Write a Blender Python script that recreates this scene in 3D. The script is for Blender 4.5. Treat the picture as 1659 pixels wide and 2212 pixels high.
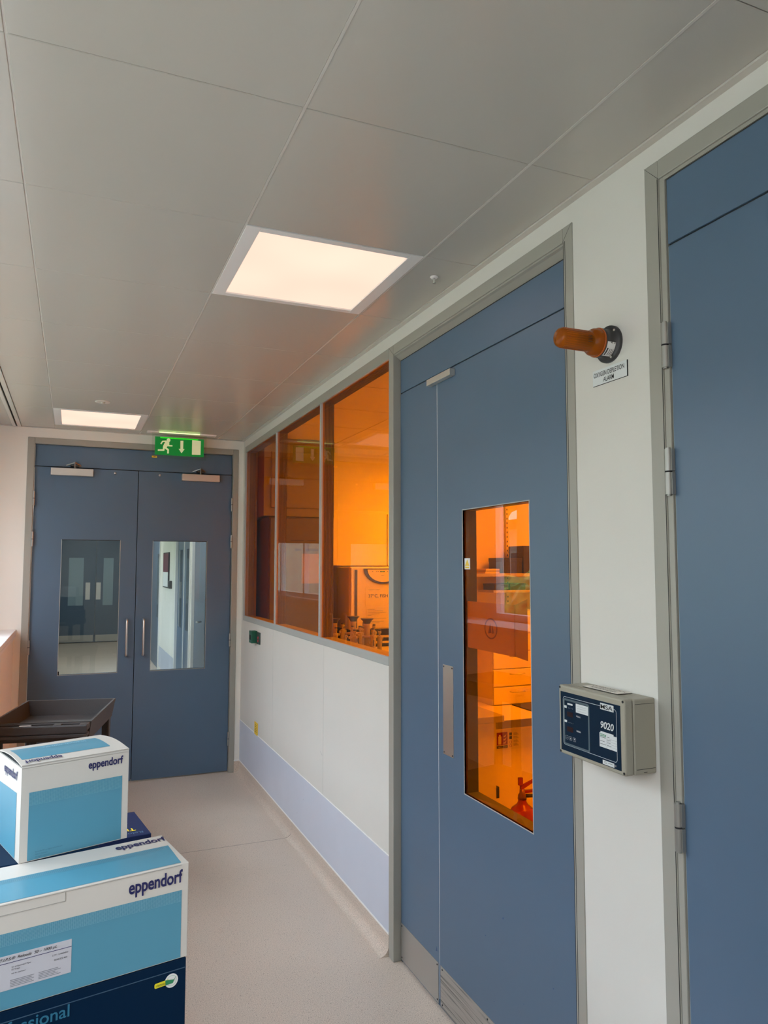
import bpy, bmesh, math, random
from mathutils import Vector, Matrix, noise
random.seed(7)
for o in list(bpy.data.objects):
    bpy.data.objects.remove(o)
SC = bpy.context.scene
COL = SC.collection
PI = math.pi

# ------------------------------------------------------------------ camera
W, H, F = 1659, 2212, 1589.45
yaw, pitch, roll = -.3993, .0739, .0006
c, s = math.cos, math.sin
fwd = Vector((-s(yaw) * c(pitch), c(yaw) * c(pitch), s(pitch)))
r0 = Vector((c(yaw), s(yaw), 0))
u0 = r0.cross(fwd)
rt = c(roll) * r0 + s(roll) * u0
up = -s(roll) * r0 + c(roll) * u0
cd = bpy.data.cameras.new('camera')
cam = bpy.data.objects.new('camera', cd)
COL.objects.link(cam)
M = Matrix.Identity(4)
for i in range(3):
    M[i][0], M[i][1], M[i][2] = rt[i], up[i], -fwd[i]
CAMP = Vector((-1.2482, -.2039, 1.6019))
M.translation = CAMP
cam.matrix_world = M
cd.sensor_fit = 'VERTICAL'
cd.sensor_height = 36
cd.lens = F / H * 36
cd.clip_start = .02
cd.clip_end = 200
SC.camera = cam

# ------------------------------------------------------------------ world, exposure
SKY = 10.2
wd = bpy.data.worlds.new('overcast_sky')
SC.world = wd
wd.use_nodes = True
wn = wd.node_tree
wn.nodes.clear()
wo = wn.nodes.new('ShaderNodeOutputWorld')
bg = wn.nodes.new('ShaderNodeBackground')
tc = wn.nodes.new('ShaderNodeTexCoord')
sp = wn.nodes.new('ShaderNodeSeparateXYZ')
cr = wn.nodes.new('ShaderNodeValToRGB')
cr.color_ramp.elements[0].position = 0.0
cr.color_ramp.elements[0].color = (.33, .33, .31, 1)
cr.color_ramp.elements[1].position = .6
cr.color_ramp.elements[1].color = (.84, .925, 1.04, 1)
wn.links.new(tc.outputs['Generated'], sp.inputs[0])
wn.links.new(sp.outputs['Z'], cr.inputs[0])
wn.links.new(cr.outputs[0], bg.inputs[0])
bg.inputs[1].default_value = SKY
wn.links.new(bg.outputs[0], wo.inputs[0])
VS = SC.view_settings
VS.view_transform = 'Standard'
VS.look = 'None'
VS.gamma = 1
VS.use_curve_mapping = False
VS.exposure = 0.0
LAMP_COL = (1, .70, .55)
LAMP = 1.2            # corridor diffuser radiance
LABLAMP = 52.0         # lab diffuser radiance


# ------------------------------------------------------------------ materials
def nodes(name):
    m = bpy.data.materials.new(name)
    m.use_nodes = True
    t = m.node_tree
    return m, t, t.nodes['Principled BSDF']


def mat(name, col, rough=.5, metal=0, bump=0, bscale=200, var=0, vscale=6, spec=.5, emit=None, es=0, coat=0, stretch=None):
    m, t, b = nodes(name)
    b.inputs['Base Color'].default_value = (*col, 1)
    b.inputs['Roughness'].default_value = rough
    b.inputs['Metallic'].default_value = metal
    b.inputs['Specular IOR Level'].default_value = spec
    if coat:
        b.inputs['Coat Weight'].default_value = coat
    if emit:
        b.inputs['Emission Color'].default_value = (*emit, 1)
        b.inputs['Emission Strength'].default_value = es
    tcn = t.nodes.new('ShaderNodeTexCoord')
    src = tcn.outputs['Object']
    if stretch:
        mp = t.nodes.new('ShaderNodeMapping')
        mp.inputs['Scale'].default_value = stretch
        t.links.new(src, mp.inputs[0])
        src = mp.outputs[0]
    if bump:
        n = t.nodes.new('ShaderNodeTexNoise')
        n.inputs['Scale'].default_value = bscale
        n.inputs['Detail'].default_value = 3
        t.links.new(src, n.inputs[0])
        bp = t.nodes.new('ShaderNodeBump')
        bp.inputs['Strength'].default_value = bump
        bp.inputs['Distance'].default_value = .002
        t.links.new(n.outputs[0], bp.inputs['Height'])
        t.links.new(bp.outputs[0], b.inputs['Normal'])
    if var:
        n = t.nodes.new('ShaderNodeTexNoise')
        n.inputs['Scale'].default_value = vscale
        n.inputs['Detail'].default_value = 4
        t.links.new(src, n.inputs[0])
        r = t.nodes.new('ShaderNodeValToRGB')
        r.color_ramp.elements[0].position = .3
        r.color_ramp.elements[1].position = .7
        r.color_ramp.elements[0].color = (*[x * (1 - var) for x in col], 1)
        r.color_ramp.elements[1].color = (*[min(1, x * (1 + var)) for x in col], 1)
        t.links.new(n.outputs[0], r.inputs[0])
        t.links.new(r.outputs[0], b.inputs['Base Color'])
    return m


def glass(name, tint, k=1.7, rough=0.0):
    """sheet glass: tint on both faces, mirror reflection on the outward face only"""
    m = bpy.data.materials.new(name)
    m.use_nodes = True
    t = m.node_tree
    t.nodes.clear()
    out = t.nodes.new('ShaderNodeOutputMaterial')
    mix = t.nodes.new('ShaderNodeMixShader')
    tr = t.nodes.new('ShaderNodeBsdfTransparent')
    tr.inputs[0].default_value = (*[x ** .5 for x in tint], 1)
    gl = t.nodes.new('ShaderNodeBsdfGlossy')
    gl.inputs['Roughness'].default_value = rough
    fr = t.nodes.new('ShaderNodeFresnel')
    fr.inputs[0].default_value = 1.5
    ge = t.nodes.new('ShaderNodeNewGeometry')
    inv = t.nodes.new('ShaderNodeMath')
    inv.operation = 'SUBTRACT'
    inv.inputs[0].default_value = k
    mk = t.nodes.new('ShaderNodeMath')
    mk.operation = 'MULTIPLY'
    mk.inputs[1].default_value = k
    mu = t.nodes.new('ShaderNodeMath')
    mu.operation = 'MULTIPLY'
    mu.use_clamp = True
    t.links.new(ge.outputs['Backfacing'], mk.inputs[0])
    t.links.new(mk.outputs[0], inv.inputs[1])
    t.links.new(inv.outputs[0], mu.inputs[0])
    t.links.new(fr.outputs[0], mu.inputs[1])
    t.links.new(mu.outputs[0], mix.inputs[0])
    t.links.new(tr.outputs[0], mix.inputs[1])
    t.links.new(gl.outputs[0], mix.inputs[2])
    t.links.new(mix.outputs[0], out.inputs[0])
    return m


def lamp_mat(name, col, st, var=.06):
    m = bpy.data.materials.new(name)
    m.use_nodes = True
    t = m.node_tree
    t.nodes.clear()
    out = t.nodes.new('ShaderNodeOutputMaterial')
    e = t.nodes.new('ShaderNodeEmission')
    e.inputs[1].default_value = st
    n = t.nodes.new('ShaderNodeTexNoise')
    n.inputs['Scale'].default_value = 2.6
    n.inputs['Detail'].default_value = 1
    g = t.nodes.new('ShaderNodeTexCoord')
    r = t.nodes.new('ShaderNodeValToRGB')
    r.color_ramp.elements[0].position = .3
    r.color_ramp.elements[1].position = .7
    r.color_ramp.elements[0].color = (*[x * (1 - var) for x in col], 1)
    r.color_ramp.elements[1].color = (*[x * (1 + var) for x in col], 1)
    t.links.new(g.outputs['Object'], n.inputs[0])
    t.links.new(n.outputs[0], r.inputs[0])
    t.links.new(r.outputs[0], e.inputs[0])
    t.links.new(e.outputs[0], out.inputs[0])
    return m


WHITE = mat('white_wall_paint', (.655, .645, .595), .55, bump=.12, bscale=90, var=.015, vscale=3)
CREAM = mat('cream_wall_paint', (.80, .775, .70), .6, bump=.12, bscale=90, var=.015, vscale=3)
DADO = mat('pale_lilac_wall_sheet', (.57, .61, .70), .4, bump=.08, bscale=60, var=.02, vscale=5)
BLUE = mat('blue_satin_door_paint', (.084, .142, .218), .38, bump=.04, bscale=250, var=.03, vscale=2.2)
FRAME = mat('grey_beige_frame_paint', (.335, .328, .285), .42, bump=.05, bscale=120)
FRAMEL = mat('pale_grey_glazing_frame', (.40, .42, .40), .4)
BLACK = mat('black_rubber_gap', (.012, .013, .015), .7)
CEIL = mat('grey_white_ceiling_tile', (.50, .475, .42), .25, bump=.05, bscale=40, var=.012, vscale=1.2)
CTRIM = mat('ceiling_edge_trim', (.58, .55, .50), .45)
PLEN = mat('dark_ceiling_void', (.04, .04, .04), .9)
STEEL = mat('brushed_steel', (.62, .61, .59), .38, metal=1, bump=.15, bscale=60, stretch=(1, 1, 14))
STEELD = mat('satin_steel_handle', (.66, .66, .66), .28, metal=1)
ALU = mat('anodised_aluminium', (.60, .585, .55), .42, metal=.75, bump=.08, bscale=80)
SEAL = mat('white_seal_bead', (.85, .85, .83), .5)
AMBER = glass('amber_safety_glass', (.93, .25, .001), .6)
CLEAR = glass('clear_glass_pane', (.72, .86, .90), 1.9)
WCLEAR = glass('clear_window_glass', (.95, .98, 1), 1.3)
ACRYL = glass('clear_acrylic', (.86, .93, .86), 1.0)
AMBERD = glass('amber_door_glass', (.93, .205, .001), 1.25)
DIFF = lamp_mat('lit_warm_diffuser', LAMP_COL, LAMP)
LABDIFF = lamp_mat('lit_lab_diffuser', (1, .93, .82), LABLAMP)
WMET = mat('white_enamel_metal', (.80, .78, .76), .4)
NAVYTXT = mat('navy_ink', (.012, .014, .10), .5)
BLKTXT = mat('black_ink', (.02, .02, .022), .5)
GREYTXT = mat('grey_ink', (.22, .23, .26), .6)
WCARD = mat('white_coated_card', (.63, .60, .55), .4, var=.02, vscale=12)
CYAN = mat('sky_blue_printed_card', (.085, .30, .425), .40, coat=.1)
NAVY = mat('dark_navy_printed_card', (.0006, .015, .045), .6, spec=.12)
BPLAST = mat('black_structural_plastic', (.040, .038, .038), .48, bump=.3, bscale=300)
LABW = mat('lab_white_wall', (.86, .85, .82), .6)
LAM = mat('lab_white_laminate', (.84, .83, .80), .4)
LAMD = mat('lab_grey_worktop', (.45, .45, .44), .4)
DARK = mat('dark_grey_plastic', (.035, .035, .038), .45)
PAPER = mat('white_paper', (.80, .80, .78), .7)
RED = mat('signal_red_enamel', (.30, .008, .006), .22, coat=.5)
YEL = mat('yellow_plastic', (.80, .55, .03), .45)


def floor_mat():
    m, t, b = nodes('speckled_beige_vinyl')
    b.inputs['Roughness'].default_value = .42
    tcn = t.nodes.new('ShaderNodeTexCoord')

    def vor(sc):
        v = t.nodes.new('ShaderNodeTexVoronoi')
        v.inputs['Scale'].default_value = sc
        t.links.new(tcn.outputs['Object'], v.inputs['Vector'])
        return v
    n = t.nodes.new('ShaderNodeTexNoise')
    n.inputs['Scale'].default_value = 260
    n.inputs['Detail'].default_value = 2
    t.links.new(tcn.outputs['Object'], n.inputs[0])
    r = t.nodes.new('ShaderNodeValToRGB')
    r.color_ramp.elements[0].position = .36
    r.color_ramp.elements[1].position = .62
    r.color_ramp.elements[0].color = (.51, .425, .350, 1)
    r.color_ramp.elements[1].color = (.72, .61, .515, 1)
    t.links.new(n.outputs[0], r.inputs[0])
    v = vor(110)
    lt = t.nodes.new('ShaderNodeMath')
    lt.operation = 'LESS_THAN'
    lt.inputs[1].default_value = .13
    t.links.new(v.outputs['Distance'], lt.inputs[0])
    mx = t.nodes.new('ShaderNodeMixRGB')
    mx.inputs[2].default_value = (.13, .10, .085, 1)
    t.links.new(lt.outputs[0], mx.inputs[0])
    t.links.new(r.outputs[0], mx.inputs[1])
    # worn lighter and darker clouds
    n2 = t.nodes.new('ShaderNodeTexNoise')
    n2.inputs['Scale'].default_value = 1.7
    n2.inputs['Detail'].default_value = 3
    t.links.new(tcn.outputs['Object'], n2.inputs[0])
    r2 = t.nodes.new('ShaderNodeValToRGB')
    r2.color_ramp.elements[0].position = .3
    r2.color_ramp.elements[1].position = .7
    r2.color_ramp.elements[0].color = (.93, .93, .93, 1)
    r2.color_ramp.elements[1].color = (1, 1, 1, 1)
    t.links.new(n2.outputs[0], r2.inputs[0])
    mm = t.nodes.new('ShaderNodeMixRGB')
    mm.blend_type = 'MULTIPLY'
    mm.inputs[0].default_value = 1
    t.links.new(mx.outputs[0], mm.inputs[1])
    t.links.new(r2.outputs[0], mm.inputs[2])
    t.links.new(mm.outputs[0], b.inputs['Base Color'])
    return m


FLOOR = floor_mat()


def scratched():
    m, t, b = nodes('scratched_brushed_steel')
    b.inputs['Metallic'].default_value = .8
    b.inputs['Roughness'].default_value = .42
    tcn = t.nodes.new('ShaderNodeTexCoord')
    mp = t.nodes.new('ShaderNodeMapping')
    mp.inputs['Scale'].default_value = (1, 1.3, 95)
    t.links.new(tcn.outputs['Object'], mp.inputs[0])
    n = t.nodes.new('ShaderNodeTexNoise')
    n.inputs['Scale'].default_value = 1.6
    n.inputs['Detail'].default_value = 6
    t.links.new(mp.outputs[0], n.inputs[0])
    r = t.nodes.new('ShaderNodeValToRGB')
    r.color_ramp.elements[0].position = .34
    r.color_ramp.elements[1].position = .47
    r.color_ramp.elements[0].color = (.10, .10, .10, 1)
    r.color_ramp.elements[1].color = (.50, .49, .47, 1)
    t.links.new(n.outputs[0], r.inputs[0])
    t.links.new(r.outputs[0], b.inputs['Base Color'])
    return m


SCRATCH = scratched()
KICK = mat('brushed_steel_kick_plate', (.50, .49, .47), .42, metal=.8, bump=.05, bscale=80)


def brick_mat():
    m, t, b = nodes('yellow_stock_brick')
    tcn = t.nodes.new('ShaderNodeTexCoord')
    mp = t.nodes.new('ShaderNodeMapping')
    mp.inputs['Rotation'].default_value = (PI / 2, 0, PI / 2)
    br = t.nodes.new('ShaderNodeTexBrick')
    br.inputs['Color1'].default_value = (.50, .44, .30, 1)
    br.inputs['Color2'].default_value = (.58, .52, .38, 1)
    br.inputs['Mortar'].default_value = (.22, .20, .17, 1)
    br.inputs['Scale'].default_value = 4.4
    br.inputs['Mortar Size'].default_value = .03
    sx = t.nodes.new('ShaderNodeSeparateXYZ')
    cx = t.nodes.new('ShaderNodeCombineXYZ')
    t.links.new(tcn.outputs['Object'], sx.inputs[0])
    t.links.new(sx.outputs['Y'], cx.inputs['X'])
    t.links.new(sx.outputs['Z'], cx.inputs['Y'])
    t.links.new(cx.outputs[0], br.inputs['Vector'])
    t.links.new(br.outputs[0], b.inputs['Base Color'])
    b.inputs['Roughness'].default_value = .9
    return m


BRICK = brick_mat()
LEAF = mat('green_leaves', (.17, .28, .05), .6, bump=1, bscale=25, var=.75, vscale=14)
LEAFD = mat('dark_green_leaves', (.035, .075, .02), .6, bump=1, bscale=20, var=.7, vscale=9)
PAVING = mat('pale_paving', (.34, .31, .26), .9, var=.12, vscale=3)  # beige chosen so the ground bounces warm light onto the ceiling
BARK = mat('brown_bark', (.10, .07, .05), .9, bump=.6, bscale=30)
RENDERW = mat('white_render_facade', (.62, .60, .56), .8)


# ------------------------------------------------------------------ mesh helpers
class MB:
    def __init__(self):
        self.bm = bmesh.new()
        self.mats = []
        self.cur = 0

    def use(self, m):
        if m not in self.mats:
            self.mats.append(m)
        self.cur = self.mats.index(m)
        return self

    def _paint(self, faces, smooth=False):
        for f in faces:
            f.material_index = self.cur
            f.smooth = smooth

    def box(self, x0, x1, y0, y1, z0, z1, bev=0, seg=2):
        g = bmesh.ops.create_cube(self.bm, size=1)
        vs = g['verts']
        for v in vs:
            v.co = Vector((x0 + (v.co.x + .5) * (x1 - x0), y0 + (v.co.y + .5) * (y1 - y0), z0 + (v.co.z + .5) * (z1 - z0)))
        fs = set(f for v in vs for f in v.link_faces)
        self._paint(fs)
        if bev:
            es = set(e for v in vs for e in v.link_edges)
            r = bmesh.ops.bevel(self.bm, geom=list(es), offset=bev, segments=seg, affect='EDGES', profile=.5)
            self._paint(r['faces'], False)
        return self

    def poly(self, pts, d):
        """prism: planar polygon pts swept by vector d"""
        d = Vector(d)
        a = [self.bm.verts.new(p) for p in pts]
        if d.length == 0:
            self._paint([self.bm.faces.new(a)])
            return self
        b = [self.bm.verts.new(Vector(p) + d) for p in pts]
        fs = [self.bm.faces.new(a), self.bm.faces.new(b[::-1])]
        n = len(a)
        for i in range(n):
            fs.append(self.bm.faces.new([a[(i + 1) % n], a[i], b[i], b[(i + 1) % n]]))
        self._paint(fs)
        bmesh.ops.recalc_face_normals(self.bm, faces=fs)
        return self

    def cyl(self, p0, p1, r, r2=None, seg=24, cap=True):
        p0, p1 = Vector(p0), Vector(p1)
        r2 = r if r2 is None else r2
        ax = (p1 - p0).normalized()
        q = ax.to_track_quat('Z', 'Y')
        ra, rb = [], []
        for i in range(seg):
            a = 2 * PI * i / seg
            v = q @ Vector((math.cos(a), math.sin(a), 0))
            ra.append(self.bm.verts.new(p0 + v * r))
            rb.append(self.bm.verts.new(p1 + v * r2))
        fs = []
        for i in range(seg):
            j = (i + 1) % seg
            fs.append(self.bm.faces.new([ra[i], ra[j], rb[j], rb[i]]))
        self._paint(fs, True)
        if cap:
            cs = [self.bm.faces.new(ra[::-1]), self.bm.faces.new(rb)]
            self._paint(cs)
        return self

    def lathe(self, p0, ax, prof, seg=32, sx=1.0):
        """prof: (distance along ax, radius) list"""
        p0, ax = Vector(p0), Vector(ax).normalized()
        q = ax.to_track_quat('Z', 'Y')
        rings = []
        for d, r in prof:
            rings.append([self.bm.verts.new(p0 + ax * d + q @ Vector((math.cos(2 * PI * i / seg) * r * sx, math.sin(2 * PI * i / seg) * r, 0))) for i in range(seg)])
        fs = []
        for a, b in zip(rings, rings[1:]):
            for i in range(seg):
                j = (i + 1) % seg
                fs.append(self.bm.faces.new([a[i], a[j], b[j], b[i]]))
        self._paint(fs, True)
        cs = [self.bm.faces.new(rings[0][::-1]), self.bm.faces.new(rings[-1])]
        self._paint(cs)
        return self

    def tube(self, pts, r, seg=14):
        pts = [Vector(p) for p in pts]
        rings = []
        n = len(pts)
        for k, p in enumerate(pts):
            t = (pts[min(k + 1, n - 1)] - pts[max(k - 1, 0)]).normalized()
            a = Vector((0, 0, 1)) if abs(t.z) < .9 else Vector((1, 0, 0))
            if k:
                a = prev
            x = (a - t * a.dot(t)).normalized()
            prev = x
            y = t.cross(x)
            rings.append([self.bm.verts.new(p + (x * math.cos(2 * PI * i / seg) + y * math.sin(2 * PI * i / seg)) * r) for i in range(seg)])
        fs = []
        for a, b in zip(rings, rings[1:]):
            for i in range(seg):
                j = (i + 1) % seg
                fs.append(self.bm.faces.new([a[i], a[j], b[j], b[i]]))
        self._paint(fs, True)
        self._paint([self.bm.faces.new(rings[0][::-1]), self.bm.faces.new(rings[-1])])
        return self

    def blob(self, cen, rad, sub=3, amp=.25, sc=2.0, seed=0, sq=(1, 1, 1)):
        g = bmesh.ops.create_icosphere(self.bm, subdivisions=sub, radius=1)
        for v in g['verts']:
            n = v.co.normalized()
            k = 1 + amp * noise.noise(n * sc + Vector((seed, seed * .7, 0))) + amp * .5 * noise.noise(n * sc * 4 + Vector((seed, 0, 3)))
            v.co = Vector(cen) + Vector((n.x * sq[0], n.y * sq[1], n.z * sq[2])) * rad * k
        self._paint(set(f for v in g['verts'] for f in v.link_faces))
        return self

    def mesh(self, name):
        for e_ in self.bm.edges:
            if len(e_.link_faces) == 2 and e_.calc_face_angle(0) > .65:
                e_.smooth = False
        me = bpy.data.meshes.new(name)
        self.bm.to_mesh(me)
        self.bm.free()
        for m in self.mats:
            me.materials.append(m)
        return me


def link(name, me, parent=None, world=True):
    o = bpy.data.objects.new(name, me)
    COL.objects.link(o)
    if parent is not None:
        o.parent = parent
        if world:
            me.transform(wmat(parent).inverted())
    return o


def wmat(o):
    m = o.matrix_basis.copy()
    p = o.parent
    while p:
        m = p.matrix_basis @ m
        p = p.parent
    return m


def part(name, mb, parent, world=True, label=None):
    o = link(name, mb.mesh(name), parent, world)
    if label:
        o['label'] = label
    return o


def tag(o, label, cat, group=None, kind=None):
    o['label'] = label
    o['category'] = cat
    if group:
        o['group'] = group
    if kind:
        o['kind'] = kind
    return o


def solid(name, mb, label, cat, group=None, origin=None):
    """a thing that is one mesh; its origin goes to the middle of its base"""
    me = mb.mesh(name)
    xs = [v.co for v in me.vertices]
    if origin is None:
        origin = Vector(((min(v.x for v in xs) + max(v.x for v in xs)) / 2, (min(v.y for v in xs) + max(v.y for v in xs)) / 2, min(v.z for v in xs)))
    me.transform(Matrix.Translation(-Vector(origin)))
    o = bpy.data.objects.new(name, me)
    o.location = origin
    COL.objects.link(o)
    return tag(o, label, cat, group)


def thing(name, label, cat, loc, rotz=0, group=None, kind=None):
    o = bpy.data.objects.new(name, None)
    o.empty_display_size = .05
    o.location = loc
    o.rotation_euler = (0, 0, rotz)
    o.matrix_basis = Matrix.Translation(Vector(loc)) @ Matrix.Rotation(rotz, 4, 'Z')
    COL.objects.link(o)
    return tag(o, label, cat, group, kind)


def struct(name, mb, label=None, parent=None, cat='room'):
    o = link(name, mb.mesh(name), parent)
    if parent is None:
        o['kind'] = 'structure'
        o['label'] = label or name.replace('_', ' ')
        o['category'] = cat
    return o


def sthing(name, label, loc, cat='room'):
    return thing(name, label, cat, loc, kind='structure')


def text(name, txt, m, parent, org, xd, yd, w=None, h=None, bold=0, shear=0, align='LEFT', world=True, lift=.0004, depth=0):
    """flat printed lettering, fitted to width w and/or height h; org = lower left corner of its box"""
    cu = bpy.data.curves.new(name, 'FONT')
    cu.body = txt
    cu.size = 1
    cu.offset = bold
    cu.shear = shear
    cu.align_x = align
    cu.space_line = .95
    cu.resolution_u = 5
    ob = bpy.data.objects.new(name + '_tmp', cu)
    COL.objects.link(ob)
    bpy.context.view_layer.update()
    dg = bpy.context.evaluated_depsgraph_get()
    me = bpy.data.meshes.new_from_object(ob.evaluated_get(dg))
    bpy.data.objects.remove(ob)
    me.name = name
    vs = [v.co for v in me.vertices]
    x0, x1 = min(v.x for v in vs), max(v.x for v in vs)
    y0, y1 = min(v.y for v in vs), max(v.y for v in vs)
    sx = (w / (x1 - x0)) if w else None
    sy = (h / (y1 - y0)) if h else None
    sx = sx or sy
    sy = sy or sx
    xd, yd = Vector(xd).normalized(), Vector(yd).normalized()
    nd = xd.cross(yd)
    org = Vector(org)
    for v in me.vertices:
        v.co = org + xd * (v.co.x - x0) * sx + yd * (v.co.y - y0) * sy + nd * lift
    me.materials.clear()
    me.materials.append(m)
    o = link(name, me, parent, world)
    return o


# ------------------------------------------------------------------ dimensions
YE = 5.667          # end wall of this corridor
ZC = 2.6123         # ceiling
T0 = 1.2986
L = [-1.3954, -.8053, -.2163]
YB = -3.0           # wall behind the camera
Y2 = 16.6           # end of the corridor beyond the double doors
SX = -1.604         # front edge of the window sill
SZ = 1.155
WX = -2.0           # window plane

# ------------------------------------------------------------------ floor, coving
mb = MB().use(FLOOR)
mb.box(-2.0, .12, YB - .1, 20, -.05, 0)
fl = struct('floor', mb, 'speckled pinkish beige vinyl floor of the corridor', cat='floor')
mb = MB().use(mat('floor_weld_line', (.30, .255, .22), .5))
mb.box(-1.60, -.04, 4.148, 4.152, 0, .0004)
pts = [(-.04, .0003)] + [(-.04 + .04 * math.sin(a), .04 - .04 * math.cos(a) + .0005) for a in [i * PI / 16 for i in range(1, 9)]] + [(-.0015, .088)]
for (xa, za), (xb, zb) in zip(pts, pts[1:]):
    mb.box(min(xa, xb) - .0016, max(xa, xb) + .0006, 4.149, 4.1515, min(za, zb), max(za, zb) + .0012)
part('weld_line', mb, fl)


def coving(name, xw, sgn, y0, y1, label):
    mb = MB().use(FLOOR)
    pr = [(xw, 0), (xw - sgn * .045, 0)]
    for i in range(0, 9):
        a = i / 8 * PI / 2
        pr.append((xw - sgn * (.045 - .042 * math.sin(a)), .0005 + .042 - .042 * math.cos(a)))
    pr += [(xw - sgn * .003, .086), (xw, .086)]
    mb.poly([(x, y0, z) for x, z in pr], (0, y1 - y0, 0))
    o = struct(name, mb, label, cat='skirting')
    sb = MB().use(SEAL)
    sb.box(min(xw, xw - sgn * .004), max(xw, xw - sgn * .004), y0, y1, .086, .0935)
    part('seal_bead', sb, o)
    return o


coving('baseboard_right', 0, 1, 2.696, YE, 'curved vinyl skirting with white bead along the right wall under the amber windows')
coving('baseboard_pier', 0, 1, 1.1313, 1.4123, 'short curved vinyl skirting on the pier between the two side doors')
coving('baseboard_left', -1.62, -1, YB, YE, 'curved vinyl skirting under the left window sill')
mb = MB().use(FLOOR).box(-.046, 0, YE - .02, YE, 0, .088)
mb.use(SEAL).box(-.046, 0, YE - .022, YE, .088, .094)
struct('baseboard_end', mb, 'tiny piece of skirting in the far right corner', cat='skirting')

# ------------------------------------------------------------------ walls
mb = MB().use(WHITE)
mb.box(0, .1, 2.6956, YE + .1, 0, 1.181)                        # below glazing
mb.box(0, .1, 5.598, YE + .1, 1.181, 2.553)
mb.box(0, .1, YB, YE + .1, 2.553, 2.75)
mb.box(0, .1, 1.1313, 1.4123, 0, 2.553)
mb.box(0, .1, YB, .08, 0, 2.553)
wr = struct('wall_right', mb, 'off-white right wall of the corridor around the doors and amber windows', cat='wall')
mb = MB().use(DADO).box(-.0022, 0, 2.6955, YE, .09, .400)
mb.use(SEAL).box(-.0030, 0, 2.6955, YE, .400, .4035)
part('lower_wall_sheet', mb, wr, label='pale lilac protective sheet on the lower wall')
mb = MB().use(mat('wall_seam', (.58, .58, .54), .6)).box(-.0008, 0, 4.655, 4.658, .40, 1.18)
mb.box(-.0008, 0, 3.58, 3.5812, .40, 1.18)
part('sheet_seam', mb, wr)
# scuffs on the wall
mb = MB().use(GREYTXT)
for (y, z, l, a) in [(3.62, .62, .03, -.5), (3.93, .28, .008, .2), (4.05, .17, .008, .6)]:
    mb.poly([(-.0026, y, z), (-.0026, y - l, z + l * a), (-.0026, y - l, z + l * a - .0015), (-.0026, y, z - .0015)], (.0002, 0, 0))
part('scuff_mark', mb, wr)

mb = MB().use(CREAM)
mb.box(-2.1, -1.5732, YE, YE + .1, 0, 2.75)
mb.box(-.0422, .0, YE, YE + .1, 0, 2.75)
mb.box(-1.5732, -.0422, YE, YE + .1, 2.5387, 2.75)
struct('wall_end', mb, 'cream end wall around the blue double doors', cat='wall')


def left_wall(name, y0, y1, label):
    mb = MB().use(CREAM)
    mb.box(-1.68, -1.62, y0, y1, 0, SZ - .03)
    mb.box(WX - .1, WX, y0, y1, 0, SZ - .03)
    mb.box(WX - .1, WX, y0, y1, 2.50, 2.75)
    return struct(name, mb, label, cat='wall')


left_wall('wall_left', YB, YE, 'cream left wall below the window sill')
mb = MB().use(WMET)
mb.box(WX, SX, YB, YE, SZ - .03, SZ, .003)
mb.box(SX - .012, SX, YB, YE, SZ - .05, SZ - .03)
struct('trim_1', mb, 'white window sill running along the left wall', cat='sill')
mb = MB().use(CREAM).box(-2.1, .1, YB - .1, YB, 0, 2.75)
struct('wall_back', mb, 'wall behind the camera', cat='wall')
# exterior piers of the left facade, then framed windows between
mb = MB().use(CREAM)
for y0, y1 in [(YB, -2.3), (5.25, YE)]:
    mb.box(WX - .1, WX, y0, y1, SZ - .03, 2.5)
struct('wall_piers', mb, 'piers beside the left windows', cat='wall')


def window(n, y0, y1, label, mull):
    w = sthing('window_%d' % n, label, (WX, (y0 + y1) / 2, SZ), 'window')
    mb = MB().use(WMET)
    z0, z1 = SZ, 2.5
    t = .055
    mb.box(WX - .07, WX + .01, y0, y1, z0, z0 + t, .003)
    mb.box(WX - .07, WX + .01, y0, y1, z1 - t, z1, .003)
    for y in [y0, *mull, y1]:
        a = min(max(y - t / 2, y0), y1 - t)
        mb.box(WX - .07, WX + .012, a, a + t, z0, z1, .003)
    part('window_frame', mb, w)
    g = [y0] + mull + [y1]
    for a, b in zip(g, g[1:]):
        part('window_pane', MB().use(WCLEAR).box(WX - .035, WX - .03, a + .02, b - .02, z0 + .04, z1 - .04), w)
    return w


window(1, -2.3, 1.4, 'long white framed window above the sill, nearer part', [-1.1, .15])
window(2, 1.4, 5.25, 'long white framed window above the sill, farther part', [2.65, 3.95])

# ------------------------------------------------------------------ ceiling
LIGHTS = {(1, 1): 'near', (0, 6): 'far', (1, -4): 'rear'}
mb = MB().use(CEIL)
xe = [(-1.618, L[0]), (L[0], L[1]), (L[1], L[2]), (L[2], -.021)]
for ci, (xa, xb) in enumerate(xe):
    for k in range(-8, 8):
        ya, yb = T0 + .6 * k, T0 + .6 * (k + 1)
        yb = min(yb, YE - .02)
        if (ci - 1, k) in LIGHTS or yb - ya < .02:
            continue
        if yb < YB:
            continue
        mb.box(xa + .002, xb - .002, ya + .001, yb - .001, ZC, ZC + .02, .0015, 1)
ce = struct('ceiling', mb, 'grey-white metal tiled ceiling', cat='ceiling')
mb = MB().use(PLEN).box(-2.1, .1, YB, YE + .1, ZC + .04, ZC + .06)
part('ceiling_void', mb, ce)
mb = MB().use(CEIL)
mb.box(-2.0, -1.675, YB, YE, ZC + .006, ZC + .03)
part('outer_strip', mb, ce)
mb = MB().use(CTRIM)
for x in L:
    mb.box(x - .0025, x + .0035, YB, YE - .02, ZC - .0012 if x > -1 else ZC + .002, ZC + .012)
mb.box(-.021, 0, YB, YE, ZC - .004, ZC + .012)
mb.box(-2.0, 0, YE - .018, YE, ZC - .004, ZC + .012)
mb.box(-1.642, -1.618, YB, YE, ZC - .006, ZC + .012)
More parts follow.
